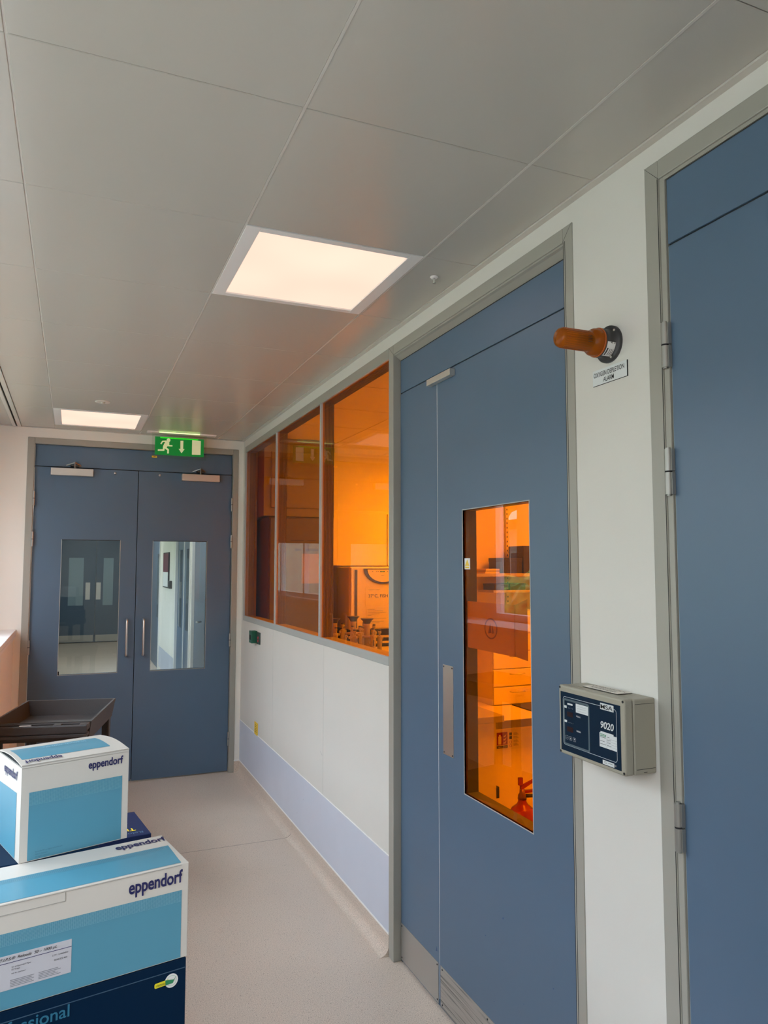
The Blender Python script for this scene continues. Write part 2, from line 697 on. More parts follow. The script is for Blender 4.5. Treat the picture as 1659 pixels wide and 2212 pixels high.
mb.box(-1.675, -1.654, YB, YE, ZC - .004, ZC + .012)
mb.box(-.023, -.0215, YB, YE, ZC + .001, ZC + .003)
struct('trim_2', mb, 'thin edge trims around the ceiling', cat='trim')


def ceiling_light(xa, xb, ya, yb, z, label, group, diff=DIFF, border=.045):
    t = thing('ceiling_light', label, 'light', ((xa + xb) / 2, (ya + yb) / 2, z), group=group)
    mb = MB().use(WMET)
    g = .003
    X0, X1, Y0, Y1 = xa + g, xb - g, ya + g, yb - g
    i = border
    for b in [(X0, X0 + i, Y0, Y1), (X1 - i, X1, Y0, Y1), (X0 + i, X1 - i, Y0, Y0 + i * .6), (X0 + i, X1 - i, Y1 - i * .6, Y1)]:
        mb.box(b[0], b[1], b[2], b[3], z - .002, z + .03, .001, 1)
    part('frame', mb, t)
    mb = MB().use(diff).box(X0 + i - .002, X1 - i + .002, Y0 + i * .6 - .002, Y1 - i * .6 + .002, z + .004, z + .012)
    part('diffuser', mb, t, label='glowing warm white diffuser')
    return t


ceiling_light(L[1], L[2], T0 + .6, T0 + 1.2, ZC, 'square glowing ceiling panel light nearest the viewer', 'ceiling panel lights')
ceiling_light(L[0], L[1], T0 + 3.6, T0 + 4.2, ZC, 'square ceiling panel light above the far double doors', 'ceiling panel lights')

ceiling_light(L[1], L[2], T0 - 2.4, T0 - 1.8, ZC, 'added ceiling panel light behind the viewer, brightening the corridor', 'ceiling panel lights', lamp_mat('rear_fill_diffuser', LAMP_COL, 8.0))  # added unseen panel; makes up for the dim visible diffusers
# sprinkler and concealed disc
sx_, sy_ = -.1129, 2.0363
t = thing('sprinkler_head', 'small pendent sprinkler head in the ceiling right of the near panel light', 'sprinkler', (sx_, sy_, ZC))
part('escutcheon', MB().use(WMET).lathe((sx_, sy_, ZC + .001), (0, 0, -1), [(0, .014), (.003, .0145), (.006, .012), (.0075, .007)]), t)
mb = MB().use(ALU).cyl((sx_, sy_, ZC - .005), (sx_, sy_, ZC - .022), .0032)
mb.cyl((sx_, sy_, ZC - .022), (sx_, sy_, ZC - .024), .006)
part('nozzle', mb, t)
sx_, sy_ = -1.107, 4.587
t = thing('ceiling_sensor', 'flat round disc fitting in the ceiling before the far panel light', 'sensor', (sx_, sy_, ZC))
part('cover_plate', MB().use(CTRIM).lathe((sx_, sy_, ZC + .001), (0, 0, -1), [(0, .045), (.004, .044), (.006, .036)]), t)
part('sensor_centre', MB().use(ALU).lathe((sx_, sy_, ZC - .004), (0, 0, -1), [(0, .016), (.007, .012), (.009, .004)]), t)

# ------------------------------------------------------------------ hinges
HINGE = mat('dull_hinge_steel', (.36, .36, .335), .42, metal=.7)
def hinge(parent, x, y, z0, z1, r=.0092, leafdir=None, ringm=BLACK):
    h = MB().use(HINGE)
    zm = (z0 + z1) / 2
    h.cyl((x, y, z0), (x, y, zm - .002), r)
    h.cyl((x, y, zm + .002), (x, y, z1), r)
    h.use(ringm).cyl((x, y, zm - .002), (x, y, zm + .002), r * .92)
    h.use(HINGE)
    h.cyl((x, y, z0 - .003), (x, y, z0), r * .6)
    h.cyl((x, y, z1), (x, y, z1 + .003), r * .6)
    if leafdir:
        dx, dy = leafdir
        h.box(min(x, x + dx), max(x, x + dx), min(y, y + dy), max(y, y + dy), z0, zm - .002)
        h.box(min(x, x + dx), max(x, x + dx), min(y, y + dy), max(y, y + dy), zm + .002, z1)
    return part('hinge', h, parent)


# ------------------------------------------------------------------ door_1: blue double doors across the corridor
D = sthing('door_1', 'blue double doors with two glazed panels at the end of the corridor', (-.8, YE, 0), 'door')
DY = YE + .03
mb = MB().use(FRAME)
xo0, xo1, xi0, xi1, zo, zi = -1.5732, -.0422, -1.5262, -.0842, 2.5387, 2.4945
mb.box(xo0, xi0, YE - .006, YE + .1, 0, zo, .003)
mb.box(xi1, xo1, YE - .006, YE + .1, 0, zo, .003)
mb.box(xi0, xi1, YE - .006, YE + .1, zi, zo, .003)
mb.box(xi0, xi0 + .002, YE + .004, YE + .028, 0, zi)
part('door_frame', mb, D)
mb = MB().use(BLACK)
mb.box(xi0, xi1, DY + .012, DY + .03, 2.3285, 2.3365)
part('gap_seal', mb, D)
part('header_panel', MB().use(BLUE).box(xi0 + .004, xi1 - .004, DY, DY + .045, 2.3362, zi - .002, .001, 1), D)


def end_leaf(x0, x1, wx0, wx1, hx, hingex, clx, stx, notch):
    lf = MB().use(BLUE)
    z0, z1 = .01, 2.3300
    wz0, wz1 = .8123, 1.7952
    lf.box(x0, wx0, DY, DY + .045, z0, z1)
    lf.box(wx1, x1, DY, DY + .045, z0, z1)
    lf.box(wx0, wx1, DY, DY + .045, z0, wz0)
    lf.box(wx0, wx1, DY, DY + .045, wz1, z1)
    leaf = part('door_leaf', lf, D)
    part('glass_pane', MB().use(CLEAR).box(wx0, wx1, DY + .018, DY + .024, wz0, wz1), leaf)
    bd = MB().use(FRAMEL)
    e = .0035
    bd.box(wx0 - e, wx0, DY - .001, DY + .016, wz0 - e, wz1 + e)
    bd.box(wx1, wx1 + e, DY - .001, DY + .016, wz0 - e, wz1 + e)
    bd.box(wx0, wx1, DY - .001, DY + .016, wz0 - e, wz0)
    bd.use(BLACK).box(wx0, wx1, DY - .0012, DY + .016, wz1, wz1 + e)
    part('glazing_bead', bd, leaf)
    # D pull handle
    za, zb = .936, 1.203
    yo = DY - .052
    pts = [(hx, DY, za)] + [(hx, DY - .052 + .018 * (1 - math.sin(a)), za - .0 + .018 * (1 - math.cos(a)) - .0) for a in [0]]
    pts = [(hx, DY, za)]
    for i in range(7):
        a = i / 6 * PI / 2
        pts.append((hx, yo + .018 - .018 * math.sin(a), za + .018 - .018 * math.cos(a)))
    for i in range(7):
        a = i / 6 * PI / 2
        pts.append((hx, yo + .018 - .018 * math.cos(a), zb - .018 + .018 * math.sin(a)))
    pts.append((hx, DY, zb))
    part('pull_handle', MB().use(STEELD).tube(pts, .0085), leaf)
    for za, zb in [(2.043, 2.143), (1.748, 1.848), (.975, 1.073), (.21, .31)]:
        sg = 1 if hingex > -.8 else -1
        hinge(leaf, hingex, YE - .004, za, zb, .0078, (0.0, .02))
    # overhead closer with its arm
    cl = MB().use(ALU).box(clx[0], clx[1], DY - .055, DY - .002, 2.268, 2.3205, .002)
    part('door_closer', cl, leaf)
    mid = clx[0] + .56 * (clx[1] - clx[0]) if x0 < -1 else clx[0] + .5 * (clx[1] - clx[0])
    ar = MB().use(mat('dark_closer_arm', (.20, .20, .20), .35, metal=.8))
    ar.cyl((mid, DY - .03, 2.32), (mid, DY - .03, 2.345), .008)
    ar.cyl((mid, DY - .03, 2.345), (mid, DY - .03, 2.372), .0055)
    ar.box(mid - .025, mid + .025, DY - .040, DY - .018, 2.341, 2.346)
    ar.poly([(mid, DY - .034, 2.372), (mid - .062, DY - .004, 2.350), (mid - .058, DY - .004, 2.343), (mid + .004, DY - .034, 2.366)], (0, .006, 0))
    ar.poly([(mid, DY - .034, 2.372), (mid + .045, DY - .004, 2.350), (mid + .042, DY - .004, 2.343), (mid - .002, DY - .034, 2.366)], (0, .006, 0))
    ar.use(BLACK).box(mid - .03, mid + .028, DY - .022, DY, 2.338, 2.352)
    part('closer_arm', ar, leaf)
    part('door_stud', MB().use(STEELD).lathe((stx, DY, 2.305), (0, -1, 0), [(0, .009), (.010, .009), (.013, .005)]), leaf)
    return leaf


XM = -.8027
a_ = end_leaf(-1.5222, XM - .0025, -1.3259, -.9222, -.8626, -1.5218, (-1.4150, -1.1260), -.9727, 0)
b_ = end_leaf(XM + .0025, -.0882, -.6831, -.2769, -.7425, -.0905, (-.4835, -.1932), -.6465, 0)
part('meeting_seal', MB().use(BLACK).box(XM - .010, XM + .010, DY + .0455, DY + .048, .01, 2.33), D)
mb = MB().use(BLACK).box(-1.326, -1.317, DY + .001, DY + .016, .8125, .838)
part('torn_seal', mb, a_)

# ------------------------------------------------------------------ side doors in the right wall
DX = .026


def side_frame(D, y0, y1, e0, e1, dx, zo=2.5538, zi=2.512, zl=2.4890, groove=None):
    """y0<y1 outer edges of the frame, e0/e1 face widths, dx depth of the door face"""
    mb = MB().use(FRAME)
    mb.box(-.003, .1, y0, y0 + e0, 0, zo, .002)
    mb.box(-.003, .1, y1 - e1, y1, 0, zo, .002)
    mb.box(-.003, .1, y0 + e0, y1 - e1, zi, zo, .002)
    mb.poly([(.002, y0 + e0, zi), (.002, y0 + e0, zi - .006), (dx * .35, y0 + e0, zi - .009), (dx + .002, y0 + e0, zl), (.08, y0 + e0, zl), (.08, y0 + e0, zi)], (0, y1 - y0 - e0 - e1, 0))
    part('door_frame', mb, D)
    mb = MB().use(BLACK)
    for g in groove:
        mb.box(-.0036, -.0028, g, g + .0014, 0, zi)
    mb.box(dx + .003, dx + .03, y0 + e0 - .002, y0 + e0 + .006, 0, zl)
    mb.box(dx + .003, dx + .03, y1 - e1 - .006, y1 - e1 + .002, 0, zl)
    mb.box(dx + .003, dx + .03, y0 + e0, y1 - e1, zl - .006, zl + .002)
    for a, b in ((y0, y0 + e0), (y1, y1 - e1)):
        n = .0007 if b > a else -.0007
        mb.poly([(-.0034, a, zo), (-.0034, b, zi), (-.0034, b + n, zi + .0007), (-.0034, a + n, zo)], (.0003, 0, 0))
    part('shadow_gap', mb, D)


# door_2
D2 = sthing('door_2', 'blue leaf-and-a-half door with an amber glass panel in the right wall', (0, 2.05, 0), 'door')
Y0, Y1, YM = 1.4560, 2.6450, 2.3000
DX = .030
side_frame(D2, 1.4123, 2.6956, .0412, .0500, .030, groove=(1.4435, 1.4505))
ZS2 = 2.3415
part('transom_panel', MB().use(BLUE).box(DX, DX + .045, Y0 + .001, Y1 - .003, ZS2 + .003, 2.4845, .001, 1), D2)
part('gap_seal', MB().use(BLACK).box(DX + .006, DX + .03, Y0, Y1, ZS2 - .004, ZS2 + .004), D2)
GY0, GY1, GZ0, GZ1 = 1.6868, 2.1018, .8157, 1.8022
mb = MB().use(BLUE)
LT = .055
mb.box(DX, DX + LT, Y0 + .001, GY0, .008, ZS2 - .002)
mb.box(DX, DX + LT, GY1, YM - .0022, .008, ZS2 - .002)
mb.box(DX, DX + LT, GY0, GY1, .008, GZ0)
mb.box(DX, DX + LT, GY0, GY1, GZ1, ZS2 - .002)
lf = part('door_leaf', mb, D2)
part('amber_pane', MB().use(AMBERD).box(DX + .006, DX + .012, GY0, GY1, GZ0, GZ1), lf, label='amber tinted glass pane')
e = .003
mb = MB().use(FRAMEL)
mb.box(DX - .001, DX + .006, GY0 - e, GY0, GZ0 - e, GZ1 + e)
mb.box(DX - .001, DX + .006, GY1, GY1 + e, GZ0 - e, GZ1 + e)
mb.box(DX - .001, DX + .006, GY0, GY1, GZ0 - e, GZ0)
mb.box(DX - .001, DX + .006, GY0, GY1, GZ1, GZ1 + e)
part('glazing_bead', mb, lf)
mb = MB().use(STEEL).box(DX - .0015, DX, 2.1800, 2.2585, .9165, 1.2405)
pp = part('push_plate', mb, lf)
def screws(parent, x, ys, zs, r=.0032):
    for y in ys:
        for z in zs:
            part('screw', MB().use(BLACK).cyl((x - .0026, y, z), (x - .001, y, z), r, seg=10), parent)


screws(lf, DX, (2.187, 2.2515), (.9235, 1.2335), .003)
part('kick_plate', MB().use(SCRATCH).box(DX - .0015, DX, Y0 + .006, YM - .010, .012, .1535), lf, label='badly scratched steel kick plate')
screws(lf, DX, (2.276, 1.96, 1.52), (.022, .144))
mb = MB().use(mat('paint_chip', (.035, .09, .21), .5))
random.seed(3)
for (y, z, r) in [(1.86, .50, .006), (1.97, .40, .004), (1.60, .42, .003), (1.92, .22, .002), (1.75, .30, .002)]:
    mb.poly([(DX - .0004, y + r * random.uniform(.5, 1.2) * math.cos(i), z + r * random.uniform(.4, .8) * math.sin(i)) for i in (0, 1.2, 2.3, 3.4, 4.6, 5.4)], (.0003, 0, 0))
part('paint_chip', mb, lf)
# sticker on the glass
st = MB().use(PAPER).box(DX + .0050, DX + .0058, 2.062, 2.1105 - .010, 1.592, 1.631)
stk = part('warning_sticker', st, lf, label='small white sticker with yellow warning triangle')
# narrow leaf
mb = MB().use(BLUE).box(DX, DX + LT, YM + .0022, Y1 - .003, .008, ZS2 - .002)
lf2 = part('door_leaf', mb, D2)
part('edge_seal', MB().use(SEAL).box(DX + .001, DX + .02, YM - .0015, YM + .0022, .03, ZS2 - .004), lf2)
part('kick_plate', MB().use(KICK).box(DX - .0015, DX, YM + .008, Y1 - .006, .012, .1535), lf2)
screws(lf2, DX, (2.3165, 2.630), (.022, .144))
mb = MB().use(mat('paint_chip_dark', (.03, .08, .19), .5))
mb.poly([(DX - .0004, 2.318, .190), (DX - .0004, 2.330, .186), (DX - .0004, 2.322, .205)], (.0003, 0, 0))
part('paint_chip', mb, lf2)
# brushed plate over the meeting line
mb = MB().use(ALU).box(DX - .024, DX - .001, 2.150, 2.343, 2.3045, 2.3290, .0015)
part('coordinator_cover', mb, D2, label='small brushed metal cover plate over the leaf join')
mb = MB().use(YEL)
mb.poly([(DX + .0046, 2.081 - .015, 1.604), (DX + .0046, 2.081 + .015, 1.604), (DX + .0046, 2.081, 1.627)], (.0004, 0, 0))
mb.box(DX + .0046, DX + .005, 2.068, 2.095, 1.5955, 1.6015)
yt = link('warning_symbol', mb.mesh('warning_symbol'), lf)
yt.data.transform(Matrix.Identity(4))

# door_3
D3 = sthing('door_3', 'blue door with chunky steel hinges at the right edge of the view', (0, .6, 0), 'door')
Y0, Y1 = .12, 1.0690
DX = .004
side_frame(D3, .08, 1.1313, .045, .0440, .004, 2.5600, 2.514, 2.506, groove=(1.0885, .13))
ZS3 = 2.3460
part('transom_panel', MB().use(BLUE).box(DX, DX + .045, Y0 + .003, Y1 - .001, ZS3 + .003, 2.503, .001, 1), D3)
part('gap_seal', MB().use(BLACK).box(DX + .006, DX + .03, Y0, Y1, ZS3 - .004, ZS3 + .004), D3)
part('stop_strip', MB().use(FRAME).box(.0, .02, 1.0705, 1.0870, 0, 2.506, .001, 1), D3)
lf = part('door_leaf', MB().use(BLUE).box(DX, DX + .045, Y0 + .003, Y1 - .002, .008, ZS3 - .002, .001, 1), D3)
part('leaf_edge', MB().use(FRAMEL).box(DX + .001, DX + .003, Y1 - .0022, Y1 - .0010, .008, ZS3 - .003), lf)
for za, zb in [(2.058, 2.162), (1.765, 1.869), (.981, 1.083), (.20, .302)]:
    hinge(lf, -.0070, 1.0745, za, zb, .0086, (.010, -.0105))

# ------------------------------------------------------------------ window_3: amber glazed screen
A = sthing('window_3', 'long screen of three amber glass panes in the right wall', (0, 4.1, 1.18), 'window')
mb = MB().use(FRAMEL)
gz0, gz1 = 1.2192, 2.5048
gy0, gy1 = 2.6963, 5.5669
mb.box(-.0035, .075, 2.6960, 5.60, 1.181, gz0, .0015, 1)
mb.use(FRAME).box(-.0035, .075, 2.6960, 5.60, gz1, 2.5535, .0015, 1)
mb.use(FRAMEL)
mb.box(-.0035, .075, gy1, 5.60, gz0, gz1)
m1, m2 = (4.5965, 4.6480), (3.6290, 3.6790)
for a, b in (m1, m2):
    mb.box(-.0035, .072, a + .012, b - .012, gz0, gz1, .001, 1)
for y in (m1[0] + .006, m2[0] + .006):
    pass
part('window_frame', mb, A)
mb = MB().use(mat('ribbed_inner_profile', (.16, .16, .13), .5))
for yy in (5.5669, m1[0] + .012, m2[0] + .012):
    for i in range(7):
        x = .018 + i * .0082
        mb.box(x, x + .0035, yy - .004, yy, gz0, gz1)
for i in range(7):
    x = .018 + i * .0082
    mb.box(x, x + .0035, gy0, gy1, gz1 - .004, gz1)
part('ribbed_reveal', mb, A)
for a, b in ((gy0, m2[0] + .010), (m2[1] - .010, m1[0] + .010), (m1[1] - .010, gy1)):
    part('amber_pane', MB().use(AMBER).box(.006, .012, a, b, gz0, gz1), A, label='amber tinted glass pane')

# ------------------------------------------------------------------ wall fittings
cp = thing('door_release', 'small green break-glass door release box below the amber windows', 'switch', (0, 5.16, 1.04))
mb = MB().use(mat('dark_green_plastic', (.006, .10, .055), .4)).box(-.045, -.002, 5.105, 5.185, 1.048, 1.1355, .003)
part('housing', mb, cp)
mb = MB().use(BLACK).box(-.0462, -.045, 5.118, 5.172, 1.072, 1.106)
part('press_panel', mb, cp)
mb = MB().use(mat('dark_backplate', (.03, .06, .05), .5)).box(-.008, 0, 5.015, 5.105, 1.045, 1.130, .001, 1)
bp_ = part('back_plate', mb, cp)
RBUT = mat('red_button', (.55, .05, .07), .3)
for z in (1.092, 1.070):
    part('button', MB().use(RBUT).cyl((-.008, 5.05, z), (-.013, 5.05, z), .009), bp_)

ys = solid('yellow_label', MB().use(YEL).box(-.0035, -.0005, 5.06, 5.155, .398, .4855), 'small yellow plate on the right wall near the floor by the far doors', 'sign')
mb = MB().use(BLKTXT)
for i in range(5):
    mb.box(-.0042, -.0037, 5.085, 5.085 + (.045, .05, .03, .05, .038)[i], .418 + i * .012, .421 + i * .012)
part('print', mb, ys)

# exit sign
ex = thing('exit_sign', 'lit green emergency exit sign with running man and down arrow', 'sign', (-.52, 5.5, ZC))
mb = MB().use(WMET).box(-.7635, -.2535, 5.478, 5.548, ZC - .010, ZC + .01, .004)
part('housing', mb, ex)
mb = MB().use(lamp_mat('green_white_led_strip', (.62, 1, .30), 2.4, .02)).box(-.680, -.380, 5.476, 5.4775, ZC - .0095, ZC - .0045)
part('led_strip', mb, ex, label='bright greenish white light strip')
mb = MB().use(mat('red_indicator', (.8, .2, .1), .3, emit=(1, .3, .15), es=.5)).cyl((-.737, 5.487, ZC - .0115), (-.737, 5.487, ZC - .009), .003)
part('indicator', mb, ex)
gx0, gx1, gz0s, gz1s = -.707, -.347, 2.436, 2.574
mb = MB().use(ACRYL).box(-.728, -.326, 5.494, 5.500, 2.412, ZC - .009)
part('clear_panel', mb, ex)
mb = MB()
mb.use(mat('green_legend', (.0, .13, .022), .35, emit=(.0, .35, .04), es=.30)).box(gx0, gx1, 5.4915, 5.4935, gz0s, gz1s)
mb.use(mat('green_legend_glow', (.0, .30, .02), .35, emit=(.02, .9, .01), es=.55)).box(-.67, -.39, 5.4912, 5.4915, 2.563, 2.5735)  # brighter strip paints the LED glow along the legend top
part('legend', mb, ex)


def SG(x, y):
    u = (x - 330) / 970
    v = (y - 222 - u * 65) / 369
    return (gx0 + u * (gx1 - gx0), 5.4905, gz1s - v * (gz1s - gz0s))


mb = MB().use(mat('cream_pictogram', (.62, .66, .40), .5, emit=(.8, .85, .5), es=.28))
TH = (0, .0006, 0)


def stroke(pts, w):
    for (xa, ya), (xb, yb) in zip(pts, pts[1:]):
        d = Vector((xb - xa, yb - ya)).normalized()
        n = Vector((-d.y, d.x)) * w / 2
        mb.poly([SG(xa + n.x, ya + n.y), SG(xb + n.x, yb + n.y), SG(xb - n.x, yb - n.y), SG(xa - n.x, ya - n.y)], TH)
    for (x, y) in pts[1:-1]:
        mb.poly([SG(x + w / 2 * math.cos(i * PI / 6), y + w / 2 * math.sin(i * PI / 6)) for i in range(12)], TH)


mb.poly([SG(592 + 38 * math.cos(i * PI / 12), 302 + 38 * math.sin(i * PI / 12)) for i in range(24)], TH)
stroke([(443, 380), (478, 325), (548, 322)], 28)
mb.poly([SG(*p) for p in [(540, 312), (610, 345), (605, 395), (575, 425), (552, 462), (500, 462), (488, 420), (500, 395)]], TH)
stroke([(595, 360), (592, 412), (672, 416)], 28)
stroke([(504, 430), (502, 502), (388, 502)], 34)
stroke([(525, 448), (588, 496), (588, 572)], 34)
mb.poly([SG(*p) for p in [(827, 312), (887, 312), (885, 482), (915, 484), (854, 570), (795, 478), (830, 480)]], TH)
mb.poly([SG(*p) for p in [(1062, 300), (1238, 318), (1236, 608), (1062, 600)]], TH)
part('pictogram', mb, ex)
mb = MB().use(YEL).box(-.727, -.690, 5.4915, 5.4935, 2.413, 2.427)
mb.use(BLKTXT).box(-.716, -.700, 5.4910, 5.4914, 2.418, 2.422)
part('date_sticker', mb, ex, label='tiny yellow sticker')

# beacon
by, bz = 1.27, 2.1675
be = thing('alarm_beacon', 'amber beacon lamp on a round black base high on the pier', 'beacon', (0, by, bz))
mb = MB().use(DARK).lathe((0, by, bz), (-1, 0, 0), [(0, .0475), (.007, .0475), (.010, .045), (.0105, .0372), (.030, .0365), (.033, .0372), (.040, .0368)], 40)
part('base', mb, be)
for a in (.35, 2.4, 4.3):
    mb = MB().use(STEELD).cyl((-.010, by + .041 * math.cos(a), bz + .041 * math.sin(a)), (-.0125, by + .041 * math.cos(a), bz + .041 * math.sin(a)), .003, seg=12)
    part('screw', mb, be)
m, t_, b_n = nodes('amber_lens_plastic')
b_n.inputs['Base Color'].default_value = (.58, .15, .006, 1)
b_n.inputs['Roughness'].default_value = .12
b_n.inputs['Transmission Weight'].default_value = .6
b_n.inputs['IOR'].default_value = 1.3
AML = m
mb = MB().use(AML)
mb.lathe((0, by, bz), (-1, 0, 0), [(.040, .0350), (.044, .0352), (.056, .0345), (.062, .031), (.065, .0275), (.069, .0258), (.148, .0252), (.1565, .0230), (.161, .018), (.163, .010), (.1635, .001)], 40)
ln = part('lens', mb, be)
mb = MB().use(mat('amber_rib', (.40, .085, .006), .25))
for i in range(28):
    a = 2 * PI * i / 28
    ca, sa = math.cos(a), math.sin(a)
    mb.cyl((-.072, by + .0258 * ca, bz + .0258 * sa), (-.150, by + .0252 * ca, bz + .0252 * sa), .0005, seg=5)
mb.lathe((0, by, bz), (-1, 0, 0), [(.0395, .0368), (.0405, .0374), (.0430, .0374), (.0440, .0366)], 40)
part('lens_ribs', mb, ln)
mb = MB().use(BLACK)
for i in range(5):
    mb.box(-.088, -.076, by - .0266, by - .0262, bz - .010 + i * .004, bz - .009 + i * .004)
mb.cyl((-.05, by, bz), (-.10, by, bz), .010)
part('lamp_holder', mb, be)
# rating label wrapped round the black barrel, facing down and near
mb = MB().use(PAPER)
for i in range(8):
    a0 = -2.98 + i * .135
    a1 = a0 + .135
    R = .0378
    f = lambda a, x: (x, by + R * math.cos(a), bz + R * math.sin(a))
    mb.poly([f(a0, -.0125), f(a1, -.0125), f(a1, -.0375), f(a0, -.0375)], (0, 0, 0))
lb = part('rating_label', mb, be, label='white rating label')
mb = MB().use(BLKTXT)
R = .0381
f = lambda a, x: (x, by + R * math.cos(a), bz + R * math.sin(a))
for x0, x1, a0, a1 in [(-.0165, -.0150, -2.5, -2.0), (-.021, -.0195, -2.5, -2.05), (-.026, -.0245, -2.5, -2.0), (-.035, -.031, -2.55, -2.0)]:
    n = 4
    for i in range(n):
        p, q = a0 + (a1 - a0) * i / n, a0 + (a1 - a0) * (i + 1) / n
        mb.poly([f(p, x0), f(q, x0), f(q, x1), f(p, x1)], (0, 0, 0))
part('print', mb, lb)
for i, (a, tx) in enumerate([(-2.82, 'CE')]):
    text('ce_mark', tx, BLKTXT, lb, f(a, -.0145), (-1, 0, 0), (0, math.sin(a), -math.cos(a)), h=.009, bold=.02)

# engraved sign
sg = thing('alarm_sign', 'small white engraved plate reading oxygen depletion alarm', 'sign', (0, 1.271, 2.071))
mb = MB().use(BLACK).box(-.0022, 0, 1.2055, 1.336, 2.0712, 2.1120)
mb.use(mat('white_engraved_laminate', (.66, .70, .70), .4)).box(-.0028, -.0022, 1.2072, 1.336, 2.0720, 2.1120)
part('plate', mb, sg)
text('lettering', 'OXYGEN DEPLETION', BLKTXT, sg, (-.0029, 1.3315, 2.0930), (0, -1, 0), (0, 0, 1), w=.1155, h=.0125, bold=.005)
text('lettering', 'ALARM', BLKTXT, sg, (-.0029, 1.2945, 2.0765), (0, -1, 0), (0, 0, 1), w=.040, h=.0120, bold=.005)

# ------------------------------------------------------------------ gas monitor box
gm = thing('gas_monitor', 'beige wall-mounted gas monitor box with dark blue front panel', 'monitor', (0, 1.2657, 1.13))
BEI = mat('beige_moulded_plastic', (.33, .315, .250), .42, bump=.1, bscale=300)
mb = MB().use(BEI).box(-.064, 0, 1.1435, 1.388, 1.1300, 1.3000, .004, 3)
part('back_housing', mb, gm)
mb = MB().use(BEI).box(-.090, -.0644, 1.1435, 1.388, 1.1300, 1.3010, .005, 3)
part('front_cover', mb, gm)
mb = MB().use(BLACK).box(-.0652, -.0638, 1.1470, 1.3845, 1.1335, 1.2965)
mb.box(-.060, -.004, 1.1428, 1.1436, 1.2880, 1.2888)
mb.box(-.058, -.004, 1.1428, 1.1436, 1.1420, 1.1428)
mb.box(-.038, -.028, 1.1428, 1.1436, 1.1345, 1.1355)
part('seam', mb, gm)
for u, z in ((.0060, 1.2950), (.2395, 1.2955), (.2395, 1.1365), (.0060, 1.1355)):
    mb = MB().use(BLACK).cyl((-.0905, 1.388 - u, z), (-.0895, 1.388 - u, z), .0030, seg=14)
    part('screw', mb, gm)
X_ = -.0906
mb = MB().use(mat('dark_navy_panel', (.001, .014, .036), .55, spec=.15)).box(X_, -.0898, 1.388 - .2315, 1.388 - .0092, 1.1400, 1.2855)
pn = part('front_panel', mb, gm)


def FP(u, z, k=0):
    return (X_ - .0003 - k * .0002, 1.388 - u, z)


def rr(mbx, u0, u1, z0, z1, r, w, k=0, seg=5, gap=None):
    """rounded rectangle outline of line width w"""
    P, Q = [], []
    for cx, cz, a0 in ((u1 - r, z1 - r, 0), (u0 + r, z1 - r, PI / 2), (u0 + r, z0 + r, PI), (u1 - r, z0 + r, 1.5 * PI)):
        for i in range(seg + 1):
            a = a0 + PI / 2 * i / seg
            P.append(FP(cx + r * math.cos(a), cz + r * math.sin(a), k))
            Q.append(FP(cx + (r - w) * math.cos(a), cz + (r - w) * math.sin(a), k))
    n = len(P)
    for i in range(n):
        j = (i + 1) % n
        mbx.poly([P[i], P[j], Q[j], Q[i]], (0, 0, 0))


def rect(mbx, u0, u1, z0, z1, k=0):
    mbx.poly([FP(u0, z0, k), FP(u1, z0, k), FP(u1, z1, k), FP(u0, z1, k)], (0, 0, 0))


mb = MB().use(mat('pale_panel_line', (.45, .52, .55), .5))
rr(mb, .0190, .2192, 1.1548, 1.2745, .008, .0011)
mb.use(mat('teal_grey_band', (.07, .11, .13), .5))
rr(mb, .0208, .1225, 1.1555, 1.2700, .007, .0050, 1)
mb.use(mat('white_print', (.62, .66, .66), .5))
rect(mb, .1632, .2100, 1.2668, 1.2818, 2)
for u0, u1, z0, z1 in [(.0376, .0583, 1.2560, 1.2600), (.0242, .0347, 1.2465, 1.2525), (.0245, .035, 1.2113, 1.2170)]:
    rect(mb, u0, u1, z0, z1, 2)
rect(mb, .0712, .1186, 1.2425, 1.2640, 3)
rect(mb, .1588, .2190, 1.1800, 1.2125, 2)
rect(mb, .1625, .2080, 1.2125, 1.2160, 2)
rect(mb, .1684, .2086, 1.1418, 1.1512, 2)
for u0 in (.0288, .0436, .0588):
    rr(mb, u0, u0 + .0100, 1.1697, 1.1790, .0015, .0004, 2, 3)
for u0 in (.042, .047, .052, .058):
    for z in (1.2475, 1.2117):
        rect(mb, u0, u0 + .0008, z, z + .0016, 2)
for z in (1.2318, 1.1960):
    rect(mb, .0725, .0890, z, z + .0009, 2)
mb.poly([FP(.0465, 1.1722, 3), FP(.0509, 1.1722, 3), FP(.0487, 1.1768, 3)], (0, 0, 0))
mb.poly([FP(.0614, 1.1768, 3), FP(.0658, 1.1768, 3), FP(.0636, 1.1722, 3)], (0, 0, 0))
rect(mb, .0315, .0358, 1.1738, 1.1746, 3)
part('panel_markings', mb, gm)
RDISP = mat('dim_red_display', (.018, .009, .012), .35, spec=.2)
mb = MB().use(RDISP)
rect(mb, .0349, .0590, 1.2270, 1.2385, 1)
part('display', mb, gm)
mb = MB().use(RDISP)
rect(mb, .0340, .0585, 1.1900, 1.2020, 1)
part('display', mb, gm)
mb = MB().use(BLKTXT)
rect(mb, .1845, .1850, 1.1802, 1.2120, 3)
for i in range(4):
    rect(mb, .1850, .2188, 1.1855 + i * .0058, 1.1858 + i * .0058, 3)
    rect(mb, .1862, .1862 + (.014, .011, .013, .008)[i], 1.1872 + i * .0062, 1.1882 + i * .0062, 3)
for z, l in ((1.2022, .020), (1.1935, .016), (1.1868, .021)):
    rect(mb, .1610, .1610 + l, z, z + .0010, 3)
part('sticker_print', mb, gm)
mb = MB().use(BLKTXT)
for z in (1.2470, 1.2530, 1.2580):
    rect(mb, .0760, .1120, z, z + .0003, 4)
